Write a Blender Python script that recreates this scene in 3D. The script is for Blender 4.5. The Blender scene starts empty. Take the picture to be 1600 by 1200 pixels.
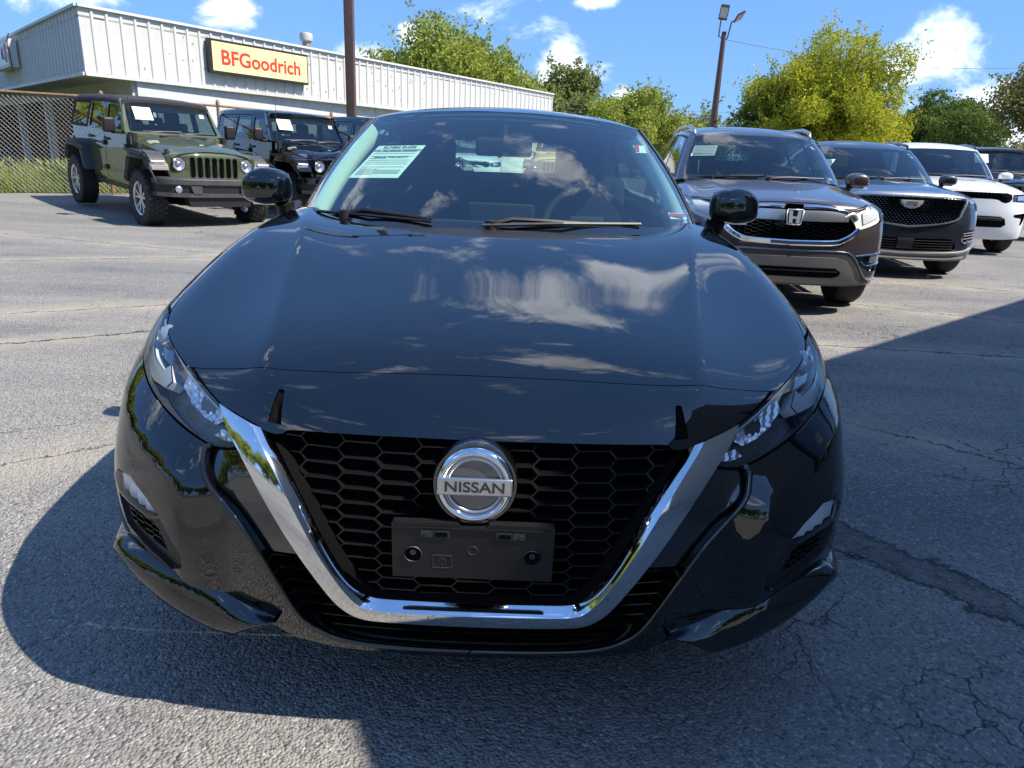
import bpy, bmesh, math, random
import numpy as np
from mathutils import Vector, Matrix
from mathutils.geometry import delaunay_2d_cdt, tessellate_polygon
random.seed(7)
rng = np.random.default_rng(7)
S = bpy.context.scene
COL = S.collection
R = math.radians
# ---------------------------------------------------------------- camera
def make_camera():
    f, cx, cy, cz, yaw, pit, rol = 1107.036, .05163, -1.21867, 1.22866, .008258, .311669, .04329
    cyw, syw = math.cos(yaw), math.sin(yaw)
    Rv = Vector((cyw, -syw, 0)); F = Vector((syw*math.cos(pit), cyw*math.cos(pit), -math.sin(pit))); U = Rv.cross(F)
    # image axes after the roll
    c, s = math.cos(rol), math.sin(rol)
    X = Rv*c+U*s; Y = -Rv*s+U*c
    cam = bpy.data.cameras.new('camera'); o = bpy.data.objects.new('camera', cam); COL.objects.link(o)
    m = Matrix(((X.x, Y.x, -F.x, cx), (X.y, Y.y, -F.y, cy), (X.z, Y.z, -F.z, cz), (0, 0, 0, 1)))
    o.matrix_world = m
    cam.sensor_width = 36; cam.lens = f/1600*36; cam.clip_start = .05; cam.clip_end = 3000
    S.camera = o
make_camera()
# ---------------------------------------------------------------- light
SUN = Vector((.755, -.217, 1.0)).normalized()
SUN_EL = math.asin(SUN.z); SUN_AZ = math.atan2(SUN.x, SUN.y)
sl = bpy.data.lights.new('sun', 'SUN'); sl.energy = 2.15; sl.angle = R(.5); sl.color = (1, .92, .80)
so = bpy.data.objects.new('sun', sl); COL.objects.link(so); so.rotation_euler = (-SUN).to_track_quat('-Z', 'Y').to_euler(); so.location = SUN*50
S.view_settings.view_transform = 'Standard'; S.view_settings.look = 'None'
S.view_settings.exposure = 1.93; S.view_settings.gamma = 1; S.view_settings.use_curve_mapping = False
S.cycles.max_bounces = 10; S.cycles.transparent_max_bounces = 24; S.cycles.glossy_bounces = 6
def make_world():
    w = bpy.data.worlds.new('World'); S.world = w; w.use_nodes = True
    N = w.node_tree.nodes; L = w.node_tree.links; N.clear()
    out = N.new('ShaderNodeOutputWorld'); bg = N.new('ShaderNodeBackground')
    sky = N.new('ShaderNodeTexSky'); sky.sky_type = 'NISHITA'; sky.sun_disc = False
    sky.sun_elevation = SUN_EL; sky.sun_rotation = SUN_AZ; sky.air_density = 1.0; sky.dust_density = .25; sky.ozone_density = 2.2
    def M(op, a, b=None, c=None):
        n = N.new('ShaderNodeMath'); n.operation = op
        for i, v in enumerate((a, b, c)):
            if v is None: continue
            if isinstance(v, (int, float)): n.inputs[i].default_value = v
            else: L.new(v, n.inputs[i])
        return n.outputs[0]
    tc = N.new('ShaderNodeTexCoord'); sep = N.new('ShaderNodeSeparateXYZ'); L.new(tc.outputs['Generated'], sep.inputs[0])
    X, Y, Z = sep.outputs
    az = M('ARCTAN2', X, Y); el = M('ARCSINE', Z)
    def noise(scale, detail, rough, off=(0, 0, 0), zs=1.7, dist=.3):
        mp = N.new('ShaderNodeMapping'); L.new(tc.outputs['Generated'], mp.inputs[0])
        mp.inputs['Location'].default_value = off; mp.inputs['Scale'].default_value = (1, 1, zs)
        n = N.new('ShaderNodeTexNoise'); L.new(mp.outputs[0], n.inputs[0])
        n.inputs['Scale'].default_value = scale; n.inputs['Detail'].default_value = detail; n.inputs['Roughness'].default_value = rough
        n.inputs['Distortion'].default_value = dist
        return n.outputs[0]
    # clouds: (azimuth, elevation, half width, half height) in degrees
    clouds = CLOUDS
    def field(de):
        m = None
        for a, e, ra, re in clouds:
            dx = M('DIVIDE', M('SUBTRACT', az, R(a)), R(ra)); dy = M('DIVIDE', M('SUBTRACT', el, R(e)-de), R(re))
            v = M('SUBTRACT', 1.0, M('SQRT', M('ADD', M('MULTIPLY', dx, dx), M('MULTIPLY', dy, dy))))
            m = v if m is None else M('MAXIMUM', m, v)
        return M('MAXIMUM', m, -.75)
    n1 = noise(9, 12, .62); n2 = noise(9, 12, .62, (-SUN.x*.03, -SUN.y*.03, -SUN.z*.05))
    # added cumulus over the unseen rest of the sky, coverage raised for fill light
    nb = noise(2.3, 3, .5, (4.2, 1.3, .6), 2.2)
    base = M('MULTIPLY', M('SUBTRACT', nb, .64), 3.0)
    fl = M('MAXIMUM', field(0), base)
    d1 = M('ADD', fl, M('MULTIPLY', M('SUBTRACT', n1, .5), 3.4)); d2 = M('ADD', fl, M('MULTIPLY', M('SUBTRACT', n2, .5), 3.4))
    def ss(v, a, b):
        n = N.new('ShaderNodeMapRange'); n.interpolation_type = 'SMOOTHSTEP'; L.new(v, n.inputs[0])
        n.inputs[1].default_value = a; n.inputs[2].default_value = b; return n.outputs[0]
    alpha = ss(d1, .02, .80)
    shade = ss(M('SUBTRACT', d1, d2), -.45, .4)     # sunward side bright, far side grey
    thick = ss(d1, .5, 1.8)
    cm = N.new('ShaderNodeMix'); cm.data_type = 'RGBA'; L.new(shade, cm.inputs[0])
    cm.inputs[6].default_value = (2.7, 3.0, 3.5, 1); cm.inputs[7].default_value = (3.8, 4.1, 4.7, 1)
    cd = N.new('ShaderNodeMix'); cd.data_type = 'RGBA'; L.new(M('MULTIPLY', thick, .35), cd.inputs[0]); L.new(cm.outputs[2], cd.inputs[6])
    cd.inputs[7].default_value = (2.5, 2.8, 3.3, 1)
    hs = N.new('ShaderNodeHueSaturation'); gm = N.new('ShaderNodeGamma'); L.new(sky.outputs[0], gm.inputs[0]); gm.inputs[1].default_value = .42
    tn = N.new('ShaderNodeMix'); tn.data_type = 'RGBA'; tn.blend_type = 'MULTIPLY'; tn.inputs[0].default_value = 1; L.new(gm.outputs[0], tn.inputs[6]); tn.inputs[7].default_value = (.375, .68, 1.23, 1)
    L.new(tn.outputs[2], hs.inputs['Color']); hs.inputs['Saturation'].default_value = 1.0; hs.inputs['Value'].default_value = 1.0
    mx = N.new('ShaderNodeMix'); mx.data_type = 'RGBA'; L.new(M('MULTIPLY', alpha, .96), mx.inputs[0]); L.new(hs.outputs[0], mx.inputs[6]); L.new(cd.outputs[2], mx.inputs[7])
    L.new(mx.outputs[2], bg.inputs[0]); bg.inputs[1].default_value = .11
    L.new(bg.outputs[0], out.inputs[0])
CLOUDS = [(27.3, 6.6, 4.2, 3.0), (31.5, 4.6, 3.5, 1.4), (2.9, 6.2, 2.0, 1.9), (-11.5, 6.6, 2.2, 1.4), (-8, 8, 1.2, .8), (-20.3, 9.4, 2.2, 2.0), (-31, 10.5, 8, 3.0), (34, 1.5, 4, 1.6), (18, 1.0, 3, .8), (5, 10.6, 2, .7), (8, 4.3, 1.5, .9), (3, 33.3, 14, 2.4), (12.5, 30, 5.5, 1.3), (24.5, 24.8, 3.2, 2.4), (-20, 28.8, 1.8, .6), (11, 52, 17, 5.5), (-38, 40, 8, 4), (60, 35, 12, 5), (-70, 30, 12, 6), (120, 30, 14, 6), (-130, 35, 16, 6), (175, 28, 14, 5)]
make_world()
# ---------------------------------------------------------------- helpers
def lin(c): return tuple(x/12.92 if x <= .04045 else ((x+.055)/1.055)**2.4 for x in c)
def mat(name, col, rough=.5, metal=0, spec=.5, coat=0, coat_r=.03, var=0, vscale=8, bump=0, bscale=60, dust=0, emit=0, flake=0):
    m = bpy.data.materials.new(name); m.use_nodes = True; nt = m.node_tree; N = nt.nodes; L = nt.links
    b = N['Principled BSDF']; c = (*col, 1)
    b.inputs['Base Color'].default_value = c; b.inputs['Roughness'].default_value = rough; b.inputs['Metallic'].default_value = metal
    b.inputs['Specular IOR Level'].default_value = spec; b.inputs['Coat IOR'].default_value = 1.82; b.inputs['Coat Weight'].default_value = coat; b.inputs['Coat Roughness'].default_value = coat_r
    if emit: b.inputs['Emission Color'].default_value = c; b.inputs['Emission Strength'].default_value = emit
    tc = N.new('ShaderNodeTexCoord')
    if var or dust:
        n = N.new('ShaderNodeTexNoise'); n.inputs['Scale'].default_value = vscale; n.inputs['Detail'].default_value = 8; n.inputs['Roughness'].default_value = .65
        L.new(tc.outputs['Object'], n.inputs[0])
        mr = N.new('ShaderNodeMapRange'); L.new(n.outputs[0], mr.inputs[0]); mr.inputs[1].default_value = .3; mr.inputs[2].default_value = .7
        mx = N.new('ShaderNodeMix'); mx.data_type = 'RGBA'; L.new(mr.outputs[0], mx.inputs[0])
        if dust:
            mx.inputs[6].default_value = c; mx.inputs[7].default_value = tuple(a+dust for a in col)+(1,)
            mr.inputs[1].default_value = .45; mr.inputs[2].default_value = .8
        else:
            mx.inputs[6].default_value = tuple(max(0, a*(1-var)) for a in col)+(1,); mx.inputs[7].default_value = tuple(min(1, a*(1+var)) for a in col)+(1,)
        L.new(mx.outputs[2], b.inputs['Base Color'])
        if coat:
            r2 = N.new('ShaderNodeMapRange'); L.new(n.outputs[0], r2.inputs[0]); r2.inputs[1].default_value = .45; r2.inputs[2].default_value = .8; r2.inputs[3].default_value = coat_r; r2.inputs[4].default_value = coat_r+.05
            L.new(r2.outputs[0], b.inputs['Coat Roughness'])
    if bump:
        n2 = N.new('ShaderNodeTexNoise'); n2.inputs['Scale'].default_value = bscale; n2.inputs['Detail'].default_value = 4; L.new(tc.outputs['Object'], n2.inputs[0])
        bp = N.new('ShaderNodeBump'); bp.inputs['Strength'].default_value = bump; bp.inputs['Distance'].default_value = .01; L.new(n2.outputs[0], bp.inputs['Height']); L.new(bp.outputs[0], b.inputs['Normal'])
    return m
def glass(name, tint, refl=1.0, rough=.0, graze=.92):
    """thin automotive glass: see-through with a tint, mirror-like at grazing angles"""
    m = bpy.data.materials.new(name); m.use_nodes = True; nt = m.node_tree; N = nt.nodes; L = nt.links; N.clear()
    out = N.new('ShaderNodeOutputMaterial'); t = N.new('ShaderNodeBsdfTransparent'); t.inputs[0].default_value = (*tint, 1)
    g = N.new('ShaderNodeBsdfGlossy'); g.inputs['Roughness'].default_value = rough; g.inputs[0].default_value = (1, 1, 1, 1)
    ge = N.new('ShaderNodeNewGeometry'); dt = N.new('ShaderNodeVectorMath'); dt.operation = 'DOT_PRODUCT'; L.new(ge.outputs['Normal'], dt.inputs[0]); L.new(ge.outputs['Incoming'], dt.inputs[1])
    def M(op, a, b_=None):
        n = N.new('ShaderNodeMath'); n.operation = op; n.use_clamp = op in ('SUBTRACT', 'ADD')
        for i, v in enumerate((a, b_)):
            if v is None: continue
            if isinstance(v, (int, float)): n.inputs[i].default_value = v
            else: L.new(v, n.inputs[i])
        return n.outputs[0]
    # Schlick reflectance of both faces of a thin pane, the same from inside and outside
    mm = N.new('ShaderNodeMath'); mm.operation = 'MULTIPLY_ADD'; mm.use_clamp = True
    L.new(M('POWER', M('SUBTRACT', 1.0, M('ABSOLUTE', dt.outputs['Value'])), 4.2), mm.inputs[0]); mm.inputs[1].default_value = graze; mm.inputs[2].default_value = .085*refl
    mx = N.new('ShaderNodeMixShader'); L.new(mm.outputs[0], mx.inputs[0]); L.new(t.outputs[0], mx.inputs[1]); L.new(g.outputs[0], mx.inputs[2]); L.new(mx.outputs[0], out.inputs[0])
    return m
def mesh(name, V, F, m, parent=None, smooth=False, N=None):
    me = bpy.data.meshes.new(name); me.from_pydata([tuple(map(float, v)) for v in V], [], [tuple(map(int, f)) for f in F])
    if isinstance(m, (list, tuple)):
        for q in m: me.materials.append(q)
    elif m: me.materials.append(m)
    me.update()
    if smooth or N is not None: me.polygons.foreach_set('use_smooth', [True]*len(me.polygons))
    if N is not None: me.normals_split_custom_set_from_vertices([tuple(map(float, n)) for n in N])
    o = bpy.data.objects.new(name, me); COL.objects.link(o)
    if parent: o.parent = parent
    return o
def props(o, label=None, cat=None, group=None, kind=None):
    for k, v in (('label', label), ('category', cat), ('group', group), ('kind', kind)):
        if v: o[k] = v
    return o
def thing(name, label, cat, loc=(0, 0, 0), rz=0, group=None, tilt=(0, 0)):
    o = bpy.data.objects.new(name, None); COL.objects.link(o); o.empty_display_size = .2
    o.matrix_world = Matrix.Translation(loc) @ Matrix.Rotation(rz, 4, 'Z') @ Matrix.Rotation(-tilt[1], 4, 'Y') @ Matrix.Rotation(tilt[0], 4, 'X')
    return props(o, label, cat, group)
def node(name, parent, loc=(0, 0, 0)):
    o = bpy.data.objects.new(name, None); COL.objects.link(o); o.parent = parent; o.location = loc; return o
def copy_tree(o, parent=None):
    c = o.copy(); COL.objects.link(c); c.parent = parent
    for ch in o.children: copy_tree(ch, c)
    return c
class MB:
    """collects simple solids into one mesh"""
    def __init__(s): s.V = []; s.F = []
    def add(s, V, F):
        k = len(s.V); s.V += [tuple(v) for v in V]; s.F += [tuple(i+k for i in f) for f in F]; return s
    def box(s, c, d, rot=None, bev=0):
        x, y, z = [q/2 for q in d]
        if bev:
            bm = bmesh.new(); bmesh.ops.create_cube(bm, size=1)
            for v in bm.verts: v.co = Vector((v.co.x*d[0], v.co.y*d[1], v.co.z*d[2]))
            bmesh.ops.bevel(bm, geom=list(bm.edges), offset=min(bev, .49*min(d)), segments=3, profile=.6, affect='EDGES')
            V = [v.co.copy() for v in bm.verts]; bm.verts.index_update(); F = [[v.index for v in f.verts] for f in bm.faces]; bm.free()
        else:
            V = [Vector(p) for p in ((-x, -y, -z), (x, -y, -z), (x, y, -z), (-x, y, -z), (-x, -y, z), (x, -y, z), (x, y, z), (-x, y, z))]
            F = [(0, 3, 2, 1), (4, 5, 6, 7), (0, 1, 5, 4), (1, 2, 6, 5), (2, 3, 7, 6), (3, 0, 4, 7)]
        c = Vector(c)
        if rot is not None: V = [rot @ v for v in V]
        return s.add([v+c for v in V], F)
    def tube(s, P, r, n=8, cap=True):
        P = [Vector(p) for p in P]; rr = r if isinstance(r, (list, tuple)) else [r]*len(P); V = []; F = []
        up = Vector((0, 0, 1)) if abs((P[1]-P[0]).normalized().z) < .9 else Vector((1, 0, 0))
        for i, p in enumerate(P):
            t = (P[min(i+1, len(P)-1)]-P[max(i-1, 0)]).normalized(); a = t.cross(up).normalized(); b = a.cross(t)
            up = b if b.length > .5 else up
            for k in range(n):
                q = 2*math.pi*k/n; V.append(p+(a*math.cos(q)+b*math.sin(q))*rr[i])
        for i in range(len(P)-1):
            for k in range(n): F.append((i*n+k, i*n+(k+1) % n, (i+1)*n+(k+1) % n, (i+1)*n+k))
        if cap: F.append(tuple(range(n-1, -1, -1))); F.append(tuple((len(P)-1)*n+k for k in range(n)))
        return s.add(V, F)
    def lathe(s, prof, c=(0, 0, 0), axis='x', n=32):
        """profile of (radius, offset along the axis)"""
        V = []; F = []; c = Vector(c)
        for r, h in prof:
            for k in range(n):
                q = 2*math.pi*k/n; a, b = r*math.cos(q), r*math.sin(q)
                V.append(c+Vector({'x': (h, a, b), 'y': (a, h, b), 'z': (a, b, h)}[axis]))
        for i in range(len(prof)-1):
            for k in range(n): F.append((i*n+k, i*n+(k+1) % n, (i+1)*n+(k+1) % n, (i+1)*n+k))
        return s.add(V, F)
    def prism(s, poly, a, b, axis='x'):
        """closed 2D polygon extruded from a to b along an axis"""
        n = len(poly); f = {'x': lambda p, h: (h, p[0], p[1]), 'y': lambda p, h: (p[0], h, p[1]), 'z': lambda p, h: (p[0], p[1], h)}[axis]
        V = [f(p, a) for p in poly]+[f(p, b) for p in poly]
        tri = tessellate_polygon([[Vector((p[0], p[1], 0)) for p in poly]])
        F = [tuple(t) for t in tri]+[tuple(i+n for i in reversed(t)) for t in tri]+[(i, (i+1) % n, (i+1) % n+n, i+n) for i in range(n)]
        return s.add(V, F)
    def mirrored(s):
        o = MB(); o.add(s.V, s.F); o.add([(-v[0], v[1], v[2]) for v in s.V], [tuple(reversed(f)) for f in s.F]); return o
    def flip(s):
        o = MB(); o.add([(-v[0], v[1], v[2]) for v in s.V], [tuple(reversed(f)) for f in s.F]); return o
    def build(s, name, m, parent=None, smooth=False, fix=True, auto=None):
        o = mesh(name, s.V, s.F, m, parent, smooth)
        if fix:
            bm = bmesh.new(); bm.from_mesh(o.data); bmesh.ops.recalc_face_normals(bm, faces=bm.faces); bm.to_mesh(o.data); bm.free()
        if auto is not None: shade_auto(o, auto)
        return o
def shade_auto(o, ang=35):
    me = o.data; me.polygons.foreach_set('use_smooth', [True]*len(me.polygons))
    bm = bmesh.new(); bm.from_mesh(me); c = math.cos(R(ang))
    for e in bm.edges:
        if len(e.link_faces) == 2: e.smooth = e.link_faces[0].normal.dot(e.link_faces[1].normal) > c
    bm.to_mesh(me); bm.free()
def text(name, body, size, m, parent, loc, rot, ext=.002, bold=0, sx=1, align='CENTER', spacing=1):
    cu = bpy.data.curves.new(name, 'FONT'); cu.body = body; cu.size = size; cu.extrude = ext; cu.offset = bold; cu.align_x = align; cu.align_y = 'CENTER'
    cu.space_character = spacing; cu.materials.append(m)
    t = bpy.data.objects.new(name, cu); COL.objects.link(t); bpy.context.view_layer.update()
    me = bpy.data.meshes.new_from_object(t.evaluated_get(bpy.context.evaluated_depsgraph_get())); bpy.data.objects.remove(t)
    me.materials.clear(); me.materials.append(m); o = bpy.data.objects.new(name, me); COL.objects.link(o)
    if parent: o.parent = parent
    o.location = loc; o.rotation_euler = rot; o.scale = (sx, 1, 1); return o
def crv(P, n):
    """Catmull-Rom through points, evenly resampled"""
    P = np.array(P, float); Q = np.vstack([2*P[0]-P[1], P, 2*P[-1]-P[-2]]); out = []
    for i in range(1, len(Q)-2):
        t = np.linspace(0, 1, 24, endpoint=False)[:, None]; a, b, c, d = Q[i-1:i+3]
        out.append(.5*(2*b+(c-a)*t+(2*a-5*b+4*c-d)*t*t+(3*b-a-3*c+d)*t**3))
    out = np.vstack(out+[P[-1:]]); s = np.r_[0, np.cumsum(np.linalg.norm(np.diff(out, axis=0), axis=1))]
    u = np.linspace(0, s[-1], n); return np.column_stack([np.interp(u, s, out[:, k]) for k in range(P.shape[1])])
def sub(P, step, closed=True):
    """straight polyline resampled to at most one step"""
    P = np.array(P, float); Q = np.vstack([P, P[:1]]) if closed else P; out = []
    for a, b in zip(Q[:-1], Q[1:]):
        k = max(1, int(math.ceil(np.linalg.norm(b-a)/step))); out.append(a+(b-a)*np.linspace(0, 1, k, endpoint=False)[:, None])
    if not closed: out.append(P[-1:])
    return np.vstack(out)
def inside(P, poly):
    x, y = P[:, 0], P[:, 1]; r = np.zeros(len(P), bool); n = len(poly)
    for i in range(n):
        x1, y1 = poly[i]; x2, y2 = poly[(i+1) % n]
        if y1 == y2: continue
        r ^= ((y1 > y) != (y2 > y)) & (x < (x2-x1)*(y-y1)/(y2-y1)+x1)
    return r
# ---------------------------------------------------------------- smooth curves and car body surfaces
class Spl:
    """natural cubic spline through knots, straight beyond its ends"""
    def __init__(s, pts):
        p = np.array(pts, float); s.x = p[:, 0]; s.y = p[:, 1]; n = len(p)
        h = np.diff(s.x); A = np.eye(n); r = np.zeros(n)
        for i in range(1, n-1):
            A[i, i-1] = h[i-1]; A[i, i] = 2*(h[i-1]+h[i]); A[i, i+1] = h[i]
            r[i] = 6*((s.y[i+1]-s.y[i])/h[i]-(s.y[i]-s.y[i-1])/h[i-1])
        s.m = np.linalg.solve(A, r); s.h = h
    def __call__(s, t):
        t = np.asarray(t, float); i = np.clip(np.searchsorted(s.x, t)-1, 0, len(s.x)-2)
        tc = np.clip(t, s.x[0], s.x[-1]); h = s.h[i]; a = (s.x[i+1]-tc)/h; b = (tc-s.x[i])/h
        v = a*s.y[i]+b*s.y[i+1]+((a**3-a)*s.m[i]+(b**3-b)*s.m[i+1])*h*h/6
        e0 = (s.y[1]-s.y[0])/s.h[0]-s.h[0]*(2*s.m[0]+s.m[1])/6
        e1 = (s.y[-1]-s.y[-2])/s.h[-1]+s.h[-1]*(s.m[-2]+2*s.m[-1])/6
        return v+np.where(t < s.x[0], (t-s.x[0])*e0, 0)+np.where(t > s.x[-1], (t-s.x[-1])*e1, 0)
def softplus(v, w): return w*np.logaddexp(0, v/w)
def sstep(v, a, b):
    t = np.clip((v-a)/(b-a), 0, 1); return t*t*(3-2*t)
class Body:
    """lower body of a car as one smooth solid; x right, y backwards from the nose, z up"""
    def __init__(s, plan, prof, side, hood, drop, L, rear, k=.03, crease=None, sweep=.6, zsweep=.5, wy=None, ledge=None, y0=1.2, z0=.45, kx=None, extra=None):
        s.plan, s.prof, s.side, s.hood, s.drop, s.rear = map(Spl, (plan, prof, side, hood, drop, rear))
        s.L, s.k, s.crease, s.sweep, s.zs, s.ledge, s.y0, s.z0 = L, k, crease, sweep, zsweep, ledge, y0, z0
        s.wy = Spl(wy) if wy else None; s.kx = Spl(kx) if kx else None; s.extra = extra
    def H(s, x, y):
        v = s.hood(y)-s.drop(x)
        if s.crease is not None:
            a, b, sl, w = s.crease; v = v-sl*softplus(x-(a+b*np.clip(y, 0, 1.5)), w)*sstep(y, 2.2, 1.6)
        return v
    def f(s, P):
        x = np.sqrt(P[..., 0]**2+1e-6); y = P[..., 1]; z = P[..., 2]
        F = s.plan(x)+s.prof(z)+s.sweep*x*x*softplus(z-s.zs, .03)
        if s.ledge is not None:
            a, b, a2, b2, m_, w, xa, xb = s.ledge
            F = F-m_*sstep(x, xa, xb)*(softplus(a2+b2*x-z, w)-softplus(a+b*x-z, w))
        if s.extra: F = F+s.extra(x, z)
        W = s.side(z)+(s.wy(y) if s.wy else 0)
        g = np.stack([z-s.H(x, y), F-y, x-W, y-s.L+s.rear(x)+.25*softplus(np.abs(z-.6)-.25, .05)])
        k = s.kx(x) if s.kx else s.k
        m = g.max(0); return m+k*np.log(np.exp((g-m)/k).sum(0))
    def cast(s, O, D, far=4.0):
        a = np.zeros(len(O)); b = np.full(len(O), far)
        for _ in range(34):
            m = (a+b)/2; v = s.f(O+D*m[:, None]) < 0
            a = np.where(v, m, a); b = np.where(v, b, m)
        return O+D*((a+b)/2)[:, None]
    def normal(s, P, e=1.5e-3):
        n = np.stack([s.f(P+np.eye(3)[i]*e)-s.f(P-np.eye(3)[i]*e) for i in range(3)], -1)
        return n/np.linalg.norm(n, axis=1)[:, None]
    # top domain (x, y)
    def top(s, q):
        q = np.asarray(q, float); O = np.column_stack([q[:, 0], q[:, 1], np.full(len(q), s.z0)])
        return s.cast(O, np.tile([0, 0, 1.], (len(q), 1)), 1.5)
    # wrap domain (s, e): fans round the nose, then runs back along the sides
    def wrap(s, q):
        q = np.asarray(q, float); S = q[:, 0]; e = q[:, 1]; hp = math.pi/2
        ph = np.clip(S, -hp, hp); ex = np.clip(np.abs(S)-hp, 0, None)
        O = np.column_stack([0*S, s.y0+ex, 0*S+s.z0])
        D = np.column_stack([np.sin(ph)*np.cos(e), -np.cos(ph)*np.cos(e), np.sin(e)])
        return s.cast(O, D)
    def to_wrap(s, P):
        P = np.asarray(P, float); x, y, z = P[:, 0], P[:, 1], P[:, 2]; hp = math.pi/2
        front = y < s.y0
        ph = np.arctan2(x, np.where(front, s.y0-y, 0)); r = np.hypot(x, np.where(front, s.y0-y, 0))
        S = np.where(front, ph, np.sign(x)*(hp+y-s.y0)); return np.column_stack([S, np.arctan2(z-s.z0, r)])
    def from_front(s, q, yo=1.0):
        """(x, z) seen straight from the front -> surface"""
        q = np.asarray(q, float); O = np.column_stack([q[:, 0], np.full(len(q), yo), q[:, 1]])
        return s.cast(O, np.tile([0, -1., 0], (len(q), 1)), 3)
def nissan_body():
    return Body(
        plan=[(0, 0), (.2, .006), (.4, .032), (.6, .10), (.75, .195), (.85, .315), (.92, .49), (1.0, .8)],
        prof=[(.08, .14), (.18, .06), (.28, .025), (.42, 0), (.55, 0), (.63, .012), (.70, .035), (.76, .07), (.86, .15), (1., .3)],
        side=[(.12, .84), (.2, .87), (.35, .905), (.5, .925), (.65, .925), (.8, .92), (.9, .90), (1., .835)],
        hood=[(-.1, .58), (.0, .66), (.045, .703), (.18, .79), (.35, .843), (.6, .893), (.9, .953), (1.23, 1.005), (1.5, 1.02), (2.2, 1.04), (3.2, 1.06), (4.1, 1.08), (4.7, 1.06), (5, 1.0)],
        drop=[(0, 0), (.2, .003), (.4, .013), (.6, .017), (.75, .001), (.85, -.004), (.95, .032)],
        L=4.90, rear=[(0, 0), (.4, .03), (.7, .12), (.92, .35)], crease=(.42, .19, .28, .004),
        sweep=.6, zsweep=.52, ledge=(.372, .36, .502, .275, .62, .0035, .50, .62), kx=[(0, .008), (.4, .010), (.7, .018), (.9, .03)], y0=1.2, z0=.42)
# ---------------------------------------------------------------- surface patches cut into panels
def stroke(P, w, closed=False):
    P = np.array(P, float); T = np.gradient(P, axis=0); T /= np.linalg.norm(T, axis=1)[:, None]+1e-9
    Nn = np.column_stack([-T[:, 1], T[:, 0]])*w/2; return np.vstack([P+Nn, (P-Nn)[::-1]])
def patch(outer, regions, step, fmap, fnorm, dens=None, base='body'):
    """triangulate a 2D domain, cut along the region outlines, map to 3D; {region: (V, N, F)}"""
    pts = [np.asarray(outer)]; E = []
    def ring(n0, n): return [(n0+i, n0+(i+1) % n) for i in range(n)]
    E += ring(0, len(outer)); k = len(outer)
    for nm, pl in regions:
        pts.append(np.asarray(pl)); E += ring(k, len(pl)); k += len(pl)
    lo = np.min(outer, axis=0); hi = np.max(outer, axis=0)
    gx, gy = np.meshgrid(np.arange(lo[0], hi[0], step), np.arange(lo[1], hi[1], step)); gy = gy.copy(); gx = gx.copy(); gx[1::2] += step/2
    g = np.column_stack([gx.ravel(), gy.ravel()]); g = g[inside(g, outer)]
    if dens is not None: g = g[dens(g)]
    # keep grid points off the outlines
    allp = np.vstack(pts); keep = np.ones(len(g), bool)
    cell = {}
    for p in allp: cell.setdefault((int(p[0]//step), int(p[1]//step)), []).append(p)
    for i, q in enumerate(g):
        cx, cy = int(q[0]//step), int(q[1]//step)
        for a in (-1, 0, 1):
            for b in (-1, 0, 1):
                for p in cell.get((cx+a, cy+b), ()):
                    if (p[0]-q[0])**2+(p[1]-q[1])**2 < (.45*step)**2: keep[i] = False
    P = np.vstack([allp, g[keep]])
    r = delaunay_2d_cdt([Vector((float(a), float(b))) for a, b in P], E, [], 0, 1e-7, False)
    V2 = np.array([tuple(v) for v in r[0]]); F = np.array([f for f in r[2] if len(f) == 3])
    C = V2[F].mean(1); lab = np.full(len(F), -1); lab[inside(C, outer)] = 0
    names = [base]
    for nm, pl in regions:
        if nm not in names: names.append(nm)
        lab[inside(C, pl) & (lab >= 0)] = names.index(nm)
    P3 = fmap(V2); N3 = fnorm(P3); out = {}
    for i, nm in enumerate(names):
        f = F[lab == i]
        if not len(f): continue
        u, inv = np.unique(f, return_inverse=True); f = inv.reshape(-1, 3); V = P3[u]; Nn = N3[u]
        fn = np.cross(V[f[:, 1]]-V[f[:, 0]], V[f[:, 2]]-V[f[:, 0]]); bad = (fn*Nn[f[:, 0]]).sum(1) < 0; f[bad] = f[bad][:, ::-1]
        out[nm] = (V, Nn, f)
    return out
MX = np.array([-1., 1, 1])
def both(t):
    V, N, F = t; k = len(V); return np.vstack([V, V*MX]), np.vstack([N, N*MX]), np.vstack([F, F[:, ::-1]+k])
def flipx(t): V, N, F = t; return V*MX, N*MX, F[:, ::-1]
def merge(*ts):
    V = []; N = []; F = []; k = 0
    for v, n, f in ts: V.append(v); N.append(n); F.append(f+k); k += len(v)
    return np.vstack(V), np.vstack(N), np.vstack(F)
def off(t, d, n=None): V, N, F = t; return V+(N if n is None else np.array(n))*d, N, F
def surf(name, t, m, parent, offset=0): V, N, F = t; return mesh(name, V+N*offset, F, m, parent, True, N)
def ribbon(P, A, B, closed=False):
    """band between P+A and P+B"""
    P = np.asarray(P); n = len(P); V = np.vstack([P+A, P+B]); m = n if closed else n-1
    return V, [(i, (i+1) % n, (i+1) % n+n, i+n) for i in range(m)]
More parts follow.
